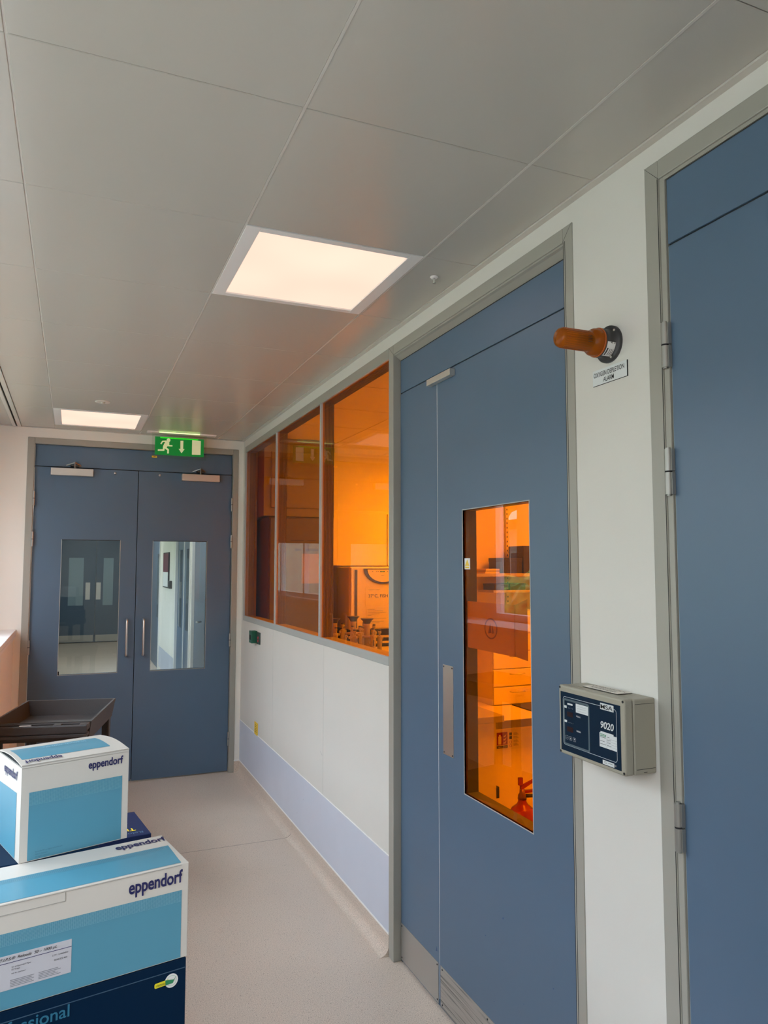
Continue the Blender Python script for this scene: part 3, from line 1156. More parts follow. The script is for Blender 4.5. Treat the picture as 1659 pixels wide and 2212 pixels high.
part('sticker_print', mb, gm)
mb = MB().use(BLKTXT)
for z, u, l in ((1.1480, .1735, .008), (1.1450, .1735, .010), (1.1470, .187, .018)):
    rect(mb, u, u + l, z, z + .0009, 3)
part('sticker_print', mb, gm)
mb = MB().use(mat('green_print', (.03, .22, .12), .5))
rect(mb, .1608, .1815, 1.2045, 1.2105, 3)
part('sticker_print', mb, gm)
xd, yd = (0, -1, 0), (0, 0, 1)
text('brand_lettering', 'MSA', BLKTXT, gm, FP(.1658, 1.2690, 4), xd, yd, w=.0415, h=.0103, bold=.005)
text('model_number', '9020', mat('pale_number_print', (.62, .66, .66), .5), gm, FP(.1643, 1.2235, 4), xd, yd, w=.0462, h=.0165, bold=.02, shear=.15)
text('brand_lettering', 'MSA', PAPER, gm, FP(.1625, 1.2053, 5), xd, yd, w=.0175, h=.0045)
text('ce_mark', 'CE', SEAL, gm, FP(.2106, 1.1455, 3), xd, yd, w=.0052, h=.0034)
text('display_caption', 'CHANNEL 1', SEAL, gm, FP(.0725, 1.2335, 2), xd, yd, w=.016)
text('display_caption', 'CHANNEL 2', SEAL, gm, FP(.0725, 1.1977, 2), xd, yd, w=.016)
# loose engraved plate lying on top of the box
tp = thing('top_label', 'narrow engraved plate lying on top of the beige monitor box', 'sign', (-.0345, 1.268, 1.3012))
mb = MB().use(BLACK).box(-.0565, -.0135, 1.2040, 1.3330, 1.3011, 1.3022)
mb.use(mat('cream_engraved_laminate', (.72, .68, .60), .4)).box(-.0565, -.0135, 1.2040, 1.3330, 1.3022, 1.3030)
part('plate', mb, tp)
text('lettering', 'OXYGEN DEPLETION', BLKTXT, tp, (-.0330, 1.3270, 1.3031), (0, -1, 0), (1, 0, 0), w=.117, h=.0110)
text('lettering', 'MONITOR ALARM', BLKTXT, tp, (-.0510, 1.3150, 1.3031), (0, -1, 0), (1, 0, 0), w=.092, h=.0110)
# ------------------------------------------------------------------ cardboard boxes in the foreground
def hatch(mbx, x0, x1, z0, z1, place, n=9, step=.0022, w=.00035):
    """fine printed grid"""
    for i in range(n):
        z = z0 + (z1 - z0) * i / n
        mbx.poly([place(x0, z), place(x1, z), place(x1, z + w), place(x0, z + w)], (0, 0, 0))
    k = int((x1 - x0) / step)
    for i in range(k):
        x = x0 + i * step
        mbx.poly([place(x, z0), place(x + w, z0), place(x + w, z1), place(x, z1)], (0, 0, 0))


HATCH = mat('pale_printed_grid', (.20, .44, .56), .4)
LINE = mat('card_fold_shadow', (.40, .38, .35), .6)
# long tip box
BX, BY = -1.0904, .8537
RZ1 = math.atan2(.1910, .9816)
Zb, Zt = .1231, None
bb = thing('tip_box', 'long white and sky blue lettered carton lying under the smaller carton', 'box', (BX, BY, 1.0769), RZ1)
LN, DP, HT = .345, .121, .1231
mb = MB().use(WCARD).box(-LN, 0, 0, DP, 0, HT, .0006, 1)
part('carton', mb, bb, world=False)
mb = MB().use(CYAN)
fr_ = lambda x, z: (x, -.0003, z)
tp_ = lambda x, y: (x, y, HT + .0003)
mb.poly([fr_(-LN + .009, .0012), fr_(-.0092, .0012), fr_(-.0092, .0885), fr_(-LN + .009, .0885)], (0, 0, 0))
mb.poly([tp_(-LN + .009, .0035), tp_(-.0095, .0035), tp_(-.0050, .0745), tp_(-LN + .009, .0745)], (0, 0, 0))
part('printed_panel', mb, bb, world=False, label='sky blue printed panel')
mb = MB().use(HATCH)
hatch(mb, -LN + .009, -.0092, .0740, .0885, lambda x, z: (x, -.0005, z))
hatch(mb, -LN + .009, -.0100, .0610, .0745, lambda x, y: (x, y, HT + .0005))
part('printed_grid', mb, bb, world=False)
text('brand_lettering', 'eppendorf', NAVYTXT, bb, (-.0797, -.0004, .0935), (1, 0, 0), (0, 0, 1), w=.0712, h=.0225, bold=.026, world=False)
text('brand_lettering', 'eppendorf', NAVYTXT, bb, (-.0716, .0900, HT + .0004), (1, 0, 0), (0, 1, 0), w=.0712, h=.0225, bold=.026, world=False)
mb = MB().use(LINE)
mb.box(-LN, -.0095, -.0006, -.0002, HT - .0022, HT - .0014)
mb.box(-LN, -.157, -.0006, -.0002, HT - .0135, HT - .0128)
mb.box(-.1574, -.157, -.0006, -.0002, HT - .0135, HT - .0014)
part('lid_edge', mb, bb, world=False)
mb = MB().use(mat('pale_grey_sticker', (.55, .55, .60), .45)).box(-.2350, -.1480, -.0007, -.0003, .0228, .0625, 0)
stt = part('product_sticker', mb, bb, world=False, label='pale grey product sticker')
fl_ = lambda t_, x, z, w, h=None, m=GREYTXT, sh=0, bo=0: text('print', t_, m, stt, (x, -.0009, z), (1, 0, 0), (0, 0, 1), w=w, h=h, bold=bo, shear=sh, world=False)
fl_('epT.I.P.S.\u00ae  Reloads  50 \u2013 1000 \u00b5L', -.2330, .0560, .068, .0044, BLKTXT, .3, .01)
fl_('for all Eppendorf Pipes', -.2150, .0470, .021, None, BLKTXT)
fl_('10 Trays', -.2150, .0438, .009, None, BLKTXT)
fl_('not for sterilized', -.2150, .0403, .015, None, BLKTXT)
fl_('LOT   L186868O', -.1700, .0478, .018, None, BLKTXT)
fl_('0030 073 460', -.1680, .0420, .015, None, BLKTXT)
mb = MB().use(NAVYTXT).box(-.2350, -.1480, -.0009, -.0007, .0535, .0541)
mb.use(GREYTXT)
for i in range(5):
    mb.box(-.2160, -.1900 - .002 * (i % 2), -.0009, -.0007, .0255 + i * .0018, .0262 + i * .0018)
    mb.box(-.1850, -.1600 - .003 * (i % 3), -.0009, -.0007, .0255 + i * .0018, .0262 + i * .0018)
part('print', mb, stt, world=False)

# navy carton under it
nb = thing('navy_carton', 'dark navy carton with round green tick badge, lowest of the front stack', 'box', (BX, BY, .875), RZ1)
NH = 1.0755 - .875
mb = MB().use(NAVY).box(-.345, -.0008, .0008, .26 - .136, 0, NH, .001, 1)
part('carton', mb, nb, world=False)
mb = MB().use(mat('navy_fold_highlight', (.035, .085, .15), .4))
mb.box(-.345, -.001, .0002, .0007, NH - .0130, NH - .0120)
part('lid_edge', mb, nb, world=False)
BC = Vector((-.0205, 0, NH - .0245))
YB_ = .0004
mb = MB().use(PAPER)
circ = lambda r, y, n=28: [(BC.x + r * math.cos(2 * PI * i / n), y, BC.z + r * math.sin(2 * PI * i / n)) for i in range(n)]
mb.poly(circ(.0088, YB_), (0, .0003, 0))
mb.use(mat('pale_green_print', (.30, .52, .36), .5)).poly(circ(.0067, YB_ - .0002), (0, .0001, 0))
mb.use(PAPER).poly(circ(.0062, YB_ - .0003), (0, .0001, 0))
R_ = lambda u, v: (BC.x + u * .98 - v * .04, YB_ - .0006, BC.z + u * .04 + v)
mb.use(mat('bright_yellow_print', (.75, .68, .02), .5)).poly([R_(-.022, -.0030), R_(-.004, -.0030), R_(-.004, .0032), R_(-.022, .0032), R_(-.0232, .0018), R_(-.0232, -.0018)], (0, .0002, 0))
mb.use(mat('leaf_green_print', (.02, .24, .10), .5)).poly([R_(-.0085, -.0032), R_(.0015, -.0032), R_(.0058, .0040), R_(.0030, .0010), R_(-.0085, .0034)], (0, -.0002, 0))
part('badge', mb, nb, world=False, label='round white badge with yellow tag and green tick')
text('badge_print', 'CERTIFIED', BLKTXT, nb, (BC.x - .0205, YB_ - .0008, BC.z - .0022), (1, 0, .04), (-.04, 0, 1), w=.0125, h=.0022, world=False)
text('lettering', 'Professional', mat('teal_blue_ink', (.02, .16, .27), .45), nb, (-.248, .0004, NH - .0285), (1, 0, 0), (0, 0, 1), w=.100, h=.0150, bold=.01, world=False)

# hidden-edge navy carton behind, carrying the small carton
nc = thing('navy_carton', 'dark navy carton behind the long carton, half hidden by the small one', 'box', (BX, BY, .875), RZ1)
part('carton', MB().use(NAVY).box(-.345, -.088, .1265, .262, 0, 1.1995 - .875, .001, 1), nc, world=False)

# small carton with bulging lid
sb_ = thing('small_tip_box', 'small white and sky blue lettered carton with a bulging lid, top of stack', 'box', (-1.3038, .9349, 1.2002), math.atan2(.3079, .9514))
SW, SD, SH = .1487, .118, .1300
mb = MB().use(WCARD).box(0, SW, 0, SD, 0, SH - .004)
part('carton', mb, sb_, world=False)
NA = 14
arc = lambda y, o=0: (SH - .0005 + 0.0045 * math.sin(PI * min(max(y / SD, 0), 1)) + o)
mb = MB().use(WCARD)
for i in range(NA):
    ya, yb = SD * i / NA, SD * (i + 1) / NA
    mb.poly([(-.0004, ya, arc(ya)), (-.0004, yb, arc(yb)), (-.0004, yb, arc(yb) - .0012), (-.0004, ya, arc(ya) - .0012)], (SW + .0008, 0, 0))
mb.box(0, SW, 0, .0008, SH - .005, SH)
mb.box(0, SW, SD - .0008, SD, SH - .005, SH)
lid = part('lid', mb, sb_, world=False)
mb = MB().use(mat('lid_gap_shade', (.05, .06, .065), .8)).box(.002, SW - .002, .002, SD - .002, SH - .0041, SH - .0036)  # dark sheet painted in for the shade under the lid
part('lid_gap', mb, sb_, world=False)
mb = MB().use(CYAN)
q = [.023 + (.088 - .023) * i / 10 for i in range(11)]
for a, b in zip(q, q[1:]):
    mb.poly([(.006, a, arc(a, .0003)), (.1290, a, arc(a, .0003)), (.1290, b, arc(b, .0003)), (.006, b, arc(b, .0003))], (0, 0, 0))
mb.poly([(.0104, -.0003, .001), (.1393, -.0003, .001), (.1393, -.0003, .092), (.0104, -.0003, .092)], (0, 0, 0))
mb.poly([(-.0003, SD - .003, .001), (-.0003, .0200, .001), (-.0003, .0200, .0890), (-.0003, SD - .003, .0865)], (0, 0, 0))
part('printed_panel', mb, sb_, world=False, label='sky blue printed panel')
mb = MB().use(mat('faint_printed_grid', (.17, .42, .52), .4))
hatch(mb, .0104, .1393, .0746, .092, lambda x, z: (x, -.0005, z), n=10)
part('printed_grid', mb, sb_, world=False)
text('brand_lettering', 'eppendorf', NAVYTXT, sb_, (.0893, -.0004, .1065), (1, 0, 0), (0, 0, 1), w=.0505, h=.0150, bold=.026, world=False)
text('brand_lettering', 'eppendorf', NAVYTXT, sb_, (.0560, .0195, arc(.0195, .0009)), (-1, 0, 0), (0, -1, -.10), w=.0500, h=.0155, bold=.026, world=False)
text('brand_lettering', 'eppendorf', NAVYTXT, sb_, (-.0004, .0860, .1020), (0, -1, 0), (0, 0, 1), w=.0680, h=.0165, bold=.03, world=False)
text('slogan', 'In touch with life', mat('pale_blue_ink', (.30, .55, .68), .5), sb_, (.108, .072, arc(.072, .0012)), (-1, 0, 0), (0, -1, -.05), w=.062, h=.008, world=False)
for i, t_ in enumerate(('Eppendorf\u00ae is a registered trademark', 'Made in Germany', 'All rights reserved')):
    text('small_print', t_, mat('teal_ink', (.04, .16, .24), .5), sb_, (.0205, -.0004, .0100 - i * .0036), (1, 0, 0), (0, 0, 1), w=(.036, .016, .019)[i], h=.0022, world=False)

# navy box of tip reloads standing behind
tb = thing('navy_tip_carton', 'dark navy carton with upside-down yellow lettering behind the blue cartons', 'box', (-1.0816, 1.4307, .875), .141)
TH_ = .175
part('carton', MB().use(mat('navy_blue_card', (.006, .016, .070), .55, spec=.25)).box(-.20, 0, 0, .158, 0, TH_, .001, 1), tb, world=False)
text('lettering', 'TiPs', mat('yellow_ink', (.80, .62, .03), .5), tb, (-.0235, .0490, TH_ + .0004), (-1, 0, 0), (0, -1, 0), w=.036, h=.017, bold=.02, world=False)
text('lettering', 'Reload', mat('steel_blue_ink', (.08, .17, .28), .5), tb, (-.0130, .0230, TH_ + .0004), (-1, 0, 0), (0, -1, 0), w=.046, h=.011, world=False)
mb = MB().use(mat('lilac_grey_print', (.38, .38, .48), .5))
for a in ((-.075, -.030, .0850, .0880), (-.075, -.030, .1080, .1105), (-.033, -.030, .0850, .1105)):
    mb.box(a[0], a[1], a[2], a[3], TH_ + .0002, TH_ + .0005)
mb.use(mat('dusk_violet_print', (.05, .05, .13), .5)).box(-.075, -.033, .088, .108, TH_ + .0002, TH_ + .0004)
part('printed_picture', mb, tb, world=False)


# ------------------------------------------------------------------ carts
def cart(name, label, loc, rz, w, l, zt, depth=.085, slots=True):
    t = thing(name, label, 'cart', loc, rz)
    B = BPLAST
    x0, x1, y0, y1 = -w / 2, w / 2, -l / 2, l / 2
    mb = MB().use(B)
    zb = zt - depth
    k = .030
    # flared tray walls
    T = .010
    k = .014

    def wall(pa, pb, na):
        """outer wall between two rim corners leaning inwards by k"""
        pa, pb, na = Vector(pa), Vector(pb), Vector(na)
        up_ = Vector((0, 0, zt))
        lo = Vector((0, 0, zb))
        d = (pb - pa).normalized()
        a_o, b_o = pa + up_, pb + up_
        a_i, b_i = pa + na * T + d * T + up_, pb + na * T - d * T + up_
        a_l, b_l = pa + na * k + d * k + lo, pb + na * k - d * k + lo
        a_m, b_m = pa + na * (k + T) + d * (k + T) + lo, pb + na * (k + T) - d * (k + T) + lo
        mb.poly([a_o, b_o, b_i, a_i], (0, 0, 0))
        mb.poly([a_o, a_l, b_l, b_o], (0, 0, 0))
        mb.poly([a_i, b_i, b_m, a_m], (0, 0, 0))
    wall((x0, y0, 0), (x1, y0, 0), (0, 1, 0))
    wall((x1, y1, 0), (x0, y1, 0), (0, -1, 0))
    wall((x1, y0, 0), (x1, y1, 0), (-1, 0, 0))
    wall((x0, y1, 0), (x0, y0, 0), (1, 0, 0))
    mb.box(x0 + k, x1 - k, y0 + k, y1 - k, zb - .008, zb + .006)
    tray = part('tray', mb, t, world=False)
    mb = MB().use(B)
    for i in range(0):
        x = x0 + .07 + i * (w - .14) / 8
        mb.box(x - .004, x + .004, y0 + .06, y1 - .06, zb + .006, zb + .0085)
    mb.bm.free()
    # handle end with slots
    mb = MB().use(B)
    hy = y0 - .062
    mb.box(x0 + .006, x1 - .006, hy, hy + .016, zt - .045, zt - .004, .006, 2)
    mb.box(x0 + .006, x1 - .006, hy + .046, y0 + .004, zt - .030, zt - .003, .002)
    xs = [x0 + .006, x0 + .05, x0 + .15, x0 + .20, x0 + .30, x0 + .335, x1 - .045, x1 - .006]
    for a, b in zip(xs[::2], xs[1::2]):
        mb.box(a, b, hy + .010, y0 - .010, zt - .030, zt - .003, .002)
    mb.box(x0 + .01, x1 - .01, hy + .004, y0 + .002, zt - .062, zt - .046, .003)
    part('handle', mb, t, world=False)
    mb = MB().use(B)
    for sx2 in (-1, 1):
        for sy in (-1, 1):
            cx, cy = sx2 * (w / 2 - .042), sy * (l / 2 - .042)
            lg = MB().use(B)
            lg.box(cx - .022, cx + .022, cy - .006 + sy * .016, cy + .006 + sy * .016, .24, zb, .003)
            lg.box(cx - .006 + sx2 * .016, cx + .006 + sx2 * .016, cy - .022, cy + .022, .24, zb, .003)
            part('leg', lg, t, world=False)
            cs = MB().use(STEELD).box(cx - .014, cx + .014, cy - .014, cy + .014, .10, .135)
            cs.box(cx - .018, cx - .015, cy - .015, cy + .015, .04, .11)
            cs.box(cx + .015, cx + .018, cy - .015, cy + .015, .04, .11)
            co = part('caster', cs, t, world=False)
            part('wheel', MB().use(DARK).cyl((cx - .013, cy, .052), (cx + .013, cy, .052), .052), co, world=False)
    part('lower_shelf', MB().use(B).box(x0 + .02, x1 - .02, y0 + .02, y1 - .02, .135, .245, .012, 2), t, world=False)
    mb.bm.free()
    return t


rz = -.225
w_, l_ = .46, .62
br = Vector((-1.006, 4.213))
cx = br - Vector((math.cos(rz) * w_ / 2 - math.sin(rz) * l_ / 2, math.sin(rz) * w_ / 2 + math.cos(rz) * l_ / 2))
ct = cart('utility_cart', 'black plastic utility cart with an empty deep tray by the left wall', (cx.x, cx.y, 0), rz, w_, l_, .87)
mb = MB().use(PAPER).box(-.075, -.025, -l_ / 2 - .055, -l_ / 2 - .046, .8665, .8672)
part('label_strip', mb, ct, world=False)
cart('utility_cart', 'black plastic utility cart carrying the cartons nearest the viewer', (-1.345, 1.13, 0), .17, .42, .92, .889, depth=.02, slots=False)

# ------------------------------------------------------------------ laboratory behind the amber glass
mb = MB().use(LAMD).box(.12, 3.4, 0, 6.1, -.05, -.002)
struct('floor_lab', mb, 'grey floor of the laboratory behind the amber glass', cat='floor')
mb = MB().use(LABW).box(.1, 3.4, 5.95, 6.05, 0, 2.75)
struct('wall_lab_end', mb, 'white end wall of the laboratory', cat='wall')
mb = MB().use(LABW).box(3.3, 3.4, 0, 5.95, 0, 2.75)
struct('wall_lab_right', mb, 'white far side wall of the laboratory', cat='wall')
mb = MB().use(LABW).box(.1, 3.3, 0, .08, 0, 2.75)
struct('wall_lab_near', mb, 'white near wall of the laboratory', cat='wall')
mb = MB().use(LABW).box(.95, 3.3, 3.95, 4.05, 0, 2.75)
struct('wall_lab_partition', mb, 'white partition wall carrying shelves in the laboratory', cat='wall')
mb = MB().use(LABW)
for ix in range(6):
    for iy in range(10):
        x, y = .12 + ix * .6, iy * .6
        mb.box(x + .003, min(x + .597, 3.3), y + .003, min(y + .597, 5.95), ZC, ZC + .02)
mb.use(PLEN).box(.1, 3.3, 0, 5.95, ZC + .021, ZC + .04)
struct('ceiling_lab', mb, 'tiled ceiling of the laboratory', cat='ceiling')
for i, (x, y, lb_) in enumerate([(1.5, 4.45, 'lab ceiling light beyond the partition'), (1.0, 1.9, 'lab ceiling light inside by the amber glazed door'), (2.2, 2.6, 'added lab ceiling light brightening the shelves seen through the door pane')]):  # third fixture added to brighten the view through the door pane
    ceiling_light(x, x + .6, y, y + .6, ZC - .012, lb_, 'lab ceiling lights', LABDIFF, .03)

# tall dark fridge, papers
fz = thing('tall_fridge', 'tall dark cabinet behind the far amber panes, papers stuck on it', 'fridge', (.36, 5.6, 0))
FZ = mat('brown_grey_cabinet', (.13, .135, .10), .5)
mb = MB().use(FZ).box(.13, .60, 5.34, 5.93, .02, 1.985, .006)
part('body', mb, fz)
part('fridge_door', MB().use(FZ).box(.135, .595, 5.31, 5.337, .10, 1.975, .006), fz)
mb = MB().use(mat('dim_print', (.06, .05, .045), .6))
for x0, x1, z0, z1 in [(.16, .22, 1.76, 1.765), (.20, .206, 1.55, 1.72), (.30, .40, 1.80, 1.806), (.43, .50, 1.80, 1.806), (.33, .38, 1.72, 1.74), (.42, .52, 1.72, 1.74)]:
    mb.box(x0, x1, 5.3085, 5.3095, z0, z1)
part('print', mb, fz)
dc = thing('shade_infill', 'made-up dark duct between the tall cabinet and the lab ceiling', 'infill', (.39, 5.6, 1.99))  # made-up box; its dull colour stands in for the unlit end wall
part('infill_body', MB().use(mat('unlit_brown_infill', (.26, .275, .21), .6)).box(.102, .68, 5.40, 5.94, 1.992, ZC - .001, .003, 1), dc)
part('infill_front', MB().use(mat('unlit_brown_front', (.24, .25, .19), .6)).box(.16, .62, 5.388, 5.3995, 2.06, 2.50, .002, 1), dc)
pn_ = solid('notice_sheet', MB().use(mat('kraft_sheet', (.34, .27, .21), .7)).box(.385, .575, 5.3065, 5.3080, 1.47, 1.70), 'pale notice sheet stuck on the tall dark cabinet', 'paper')

# wall cupboard, bright
wc = thing('wall_cupboard', 'bright white wall cupboard above the incubator', 'cupboard', (1.0, 5.78, 1.60))
part('carcass', MB().use(LAM).box(.70, 1.60, 5.62, 5.95, 1.605, 2.075, .002, 1), wc)
part('cupboard_door', MB().use(LAM).box(.703, 1.225, 5.60, 5.618, 1.61, 2.05, .002, 1), wc)
part('cupboard_door', MB().use(LAM).box(1.235, 1.598, 5.60, 5.618, 1.61, 2.05, .002, 1), wc)

# benches
def bench(label, x0, x1, y0, y1, z, front='y'):
    t = thing('lab_bench', label, 'bench', ((x0 + x1) / 2, (y0 + y1) / 2, 0))
    part('worktop', MB().use(LAMD).box(x0, x1, y0, y1, z - .03, z, .003), t)
    part('carcass', MB().use(LAM).box(x0 + .02, x1 - .03, y0 + .03, y1 - .01, .0, z - .031), t)
    return t


bench('white bench running inside under the amber windows', .105, .60, 2.75, 5.25, .92)
bench('white bench in the back corner under the incubator', .66, 1.75, 5.22, 5.94, .90)

# incubator
IN = thing('incubator', 'white incubator with a half-round control panel behind amber glass', 'incubator', (1.06, 5.6, .9))
mb = MB().use(LAM).box(.783, 1.34, 5.32, 5.90, 1.10, 1.600, .012, 3)
mb.box(.80, 1.32, 5.34, 5.90, .905, .955)
part('body', mb, IN)
mb = MB().use(DARK).box(.80, 1.32, 5.36, 5.90, .9555, 1.10)
mb.use(LAM).box(.79, 1.33, 5.33, 5.36, 1.030, 1.047)
mb.box(.79, 1.33, 5.33, 5.36, .985, 1.000)
part('lower_grille', mb, IN, label='dark slatted base')
part('incubator_door', MB().use(LAM).box(.79, 1.333, 5.298, 5.319, 1.108, 1.592, .006), IN)
mb = MB().use(mat('grey_gasket', (.10, .10, .10), .5)).box(.820, .842, 5.294, 5.2985, 1.115, 1.575)
part('door_seal', mb, IN)
acx, acz = 1.065, 1.585
ar_ = lambda r, k, y: [(acx + r * math.cos(a), y, acz - k * r * math.sin(a)) for a in [i * PI / 24 for i in range(25)]]
mb = MB().use(mat('dark_grey_arch', (.07, .07, .07), .4)).poly(ar_(.168, .74, 5.290), (0, .008, 0))
part('control_surround', mb, IN)
mb = MB().use(LAM).poly([(x, y, z - .008) for x, y, z in ar_(.138, .72, 5.286)], (0, .004, 0))
cpn = part('control_panel', mb, IN)
mb = MB().use(BLKTXT).box(1.035, 1.075, 5.2845, 5.286, 1.556, 1.566)
mb.use(mat('green_digits', (.05, .4, .1), .4, emit=(.2, 1, .3), es=.6)).box(1.045, 1.066, 5.284, 5.2848, 1.558, 1.564)
part('display', mb, cpn)
mb = MB().use(GREYTXT)
for x in (.965, 1.0, 1.015, 1.095, 1.115, 1.14):
    mb.box(x, x + .008, 5.2845, 5.286, 1.558, 1.565)
mb.box(1.045, 1.07, 5.2845, 5.286, 1.528, 1.531)
part('panel_markings', mb, cpn)
sh = solid('paper_sign', MB().use(PAPER).box(.912, 1.215, 5.2955, 5.2965, 1.285, 1.445), 'upper paper sign reading 37 degrees and fish on the incubator', 'paper')
text('lettering', '37\u00b0C, FISH', BLKTXT, sh, (.938, 5.295, 1.350), (1, 0, 0), (0, 0, 1), w=.168, h=.030, bold=.012)
text('lettering', 'Incubator 1 Small', GREYTXT, sh, (.938, 5.295, 1.413), (1, 0, 0), (0, 0, 1), w=.095, h=.008)
sh = solid('paper_sign', MB().use(PAPER).box(.920, 1.215, 5.2935, 5.2945, 1.118, 1.275), 'lower typed paper sheet on the incubator door', 'paper')
mb = MB().use(GREYTXT)
for i, l in enumerate((.06, .13, .16, .10, .03, 0, .16, 0, .14, .10)):
    if l:
        mb.box(.932, .932 + l, 5.2925, 5.2934, 1.258 - i * .012, 1.2605 - i * .012)
part('print', mb, sh)

# ---- pipette stands, pipettes
PIPG = mat('grey_pipette_plastic', (.42, .40, .38), .4)
PIPD = mat('dark_pipette_plastic', (.07, .065, .06), .4)


def pipette():
    t = thing('pipette', 'x', 'pipette', (0, 0, 0))
    mb = MB().use(PIPG)
    mb.lathe((0, 0, 0), (0, 0, -1), [(0, .0085), (.004, .0095), (.012, .0095), (.014, .005), (.026, .005), (.028, .0125), (.040, .0135), (.10, .0125), (.112, .010), (.125, .007)], 16)
    mb.box(-.006, .020, -.006, .006, -.046, -.034, .002)
    body = part('body', mb, t, world=False)
    part('plunger_button', MB().use(PIPD).lathe((0, 0, .001), (0, 0, 1), [(0, .0085), (.006, .0085), (.008, .006)], 14), t, world=False)
    part('shaft', MB().use(PIPG).lathe((0, 0, -.124), (0, 0, -1), [(0, .0062), (.04, .0052), (.08, .0034), (.105, .0022)], 12), t, world=False)
    mb = MB().use(PIPD).box(.0128, .0142, -.003, .003, -.085, -.055)
    part('volume_window', mb, body, world=False)
    return t


def dup(root, loc, rz_, label):
    r = root.copy()
    COL.objects.link(r)
    r.matrix_basis = Matrix.Translation(Vector(loc)) @ Matrix.Rotation(rz_, 4, 'Z')
    r['label'] = label
    for ch in list(root.children):
        cc = ch.copy()
        COL.objects.link(cc)
        cc.parent = r
        for g in ch.children:
            d = g.copy()
            COL.objects.link(d)
            d.parent = cc
    return r


P0 = pipette()
P0['group'] = 'pipettes hanging on round stands inside the amber window'
first = [True]


def stand(x, y, zt, zb, label, n, where, ph=0):
    t = thing('pipette_stand', label, 'stand', (x, y, zb), group='pipette stands on the lab bench')
    mb = MB().use(PIPD).lathe((x, y, zb), (0, 0, 1), [(0, .075), (.008, .075), (.014, .068), (.018, .02)], 28)
    part('base', mb, t)
    mb = MB().use(PIPG).lathe((x, y, zb + .016), (0, 0, 1), [(0, .016), (zt - zb - .06, .016), (zt - zb - .045, .018)], 20)
    part('column', mb, t)
    mb = MB().use(PIPD).lathe((x, y, zt - .034), (0, 0, 1), [(0, .017), (.008, .018), (.022, .026), (.030, .035), (.034, .036)], 28)
    part('flared_top', mb, t)
    mb = MB().use(PIPG).lathe((x, y, zt - .105), (0, 0, 1), [(0, .03), (.002, .052), (.010, .052), (.012, .03)], 28)
    part('holder_ring', mb, t)
    for i in range(n):
        a = ph + i * 2 * PI / n
        side = ['on the door-frame side', 'on the front right', 'on the front left', 'on the far side', 'at the back left', 'at the back right']
        k6 = int(round(((a + PI / 2) % (2 * PI)) / (PI / 3))) % 6
        lb2 = 'grey pipette %s of the %s pipette stand behind the amber pane' % (side[k6], where)
        p = (x + .069 * math.cos(a), y + .069 * math.sin(a), zt - .045 - .012 * ((i * 7) % 3))
        if first[0]:
            P0.matrix_basis = Matrix.Translation(Vector(p)) @ Matrix.Rotation(a, 4, 'Z')
            P0['label'] = lb2
            first[0] = False
        else:
            dup(P0, p, a, lb2)


stand(.25, 4.13, 1.283, .92, 'pipette stand with dark flared top, farthest and half hidden by the pane edge', 6, 'farthest', .3)
stand(.25, 3.80, 1.316, .92, 'pipette stand with dark flared top, middle of the three by the pane', 6, 'middle', .1)
stand(.25, 3.585, 1.318, .92, 'pipette stand with dark flared top, nearest the door frame', 6, 'nearest', .6)
# small rack and tube by the frame
rk = thing('tip_rack', 'dark low tip rack on the bench by the door frame', 'rack', (.33, 3.35, .92))
part('rack_body', MB().use(PIPD).box(.27, .39, 3.28, 3.44, .92, 1.02, .004), rk)
part('rack_lid', MB().use(PIPG).box(.275, .385, 3.285, 3.435, 1.021, 1.035, .003), rk)

# ---- view through the door pane
t = thing('shelving', 'wall shelves on slotted rails behind the amber door pane', 'shelf', (1.5, 3.85, 1.45))
for x in (.985, 1.375, 2.0):
    mb = MB().use(LAM).box(x - .008, x + .008, 3.932, 3.949, .8, 2.2)
    mb.use(DARK)
    for i in range(40):
        z = .95 + i * .03
        mb.box(x - .003, x + .003, 3.9310, 3.9322, z, z + .012)
    part('slotted_rail', mb, t)
part('shelf_board', MB().use(LAMD).box(.985, 2.2, 3.70, 3.93, 1.540, 1.560, .002), t)
part('shelf_board', MB().use(LAMD).box(1.15, 2.2, 3.74, 3.93, 1.440, 1.455, .002), t)
def blackbox(nm, lab, x0, x1, y0, y1, z0, z1, m=DARK, cat='box'):
    t = thing(nm, lab, cat, ((x0 + x1) / 2, (y0 + y1) / 2, z0))
    zc_ = z1 - (z1 - z0) * .25
    part('carton', MB().use(m).box(x0 + .002, x1 - .002, y0 + .002, y1 - .002, z0, zc_), t)
    part('lid', MB().use(m).box(x0, x1, y0, y1, zc_, z1, .001, 1), t)
    return t


blackbox('storage_box', 'wide black storage box on the upper lab shelf', 1.200, 1.343, 3.71, 3.88, 1.560, 1.656)
blackbox('storage_box', 'tall black storage box at the right end of the upper lab shelf', 1.350, 1.50, 3.71, 3.88, 1.560, 1.732)
blackbox('storage_tray', 'left flat black tray on the lower lab shelf', 1.170, 1.272, 3.76, 3.90, 1.455, 1.494, cat='tray')
blackbox('storage_tray', 'right flat black tray on the lower lab shelf', 1.282, 1.40, 3.76, 3.90, 1.455, 1.496, cat='tray')
for i in range(3):
    solid('book', MB().use([PAPER, LAMD, PAPER][i]).box(1.085 + .004 * i, 1.190, 3.73, 3.88, 1.560 + i * .0095, 1.569 + i * .0095, .0008, 1), ['bottom flat book of the small stack on the lab shelf', 'middle flat book of the small stack on the lab shelf', 'top flat book of the small stack on the lab shelf'][i], 'book')
dw = thing('drawer_unit', 'tall white drawer unit standing on the desk behind the door pane', 'drawers', (1.35, 3.8, .7605))
mb = MB().use(LAM).box(1.118, 1.62, 3.715, 3.93, .7605, 1.325, .002, 1)
part('carcass', mb, dw)
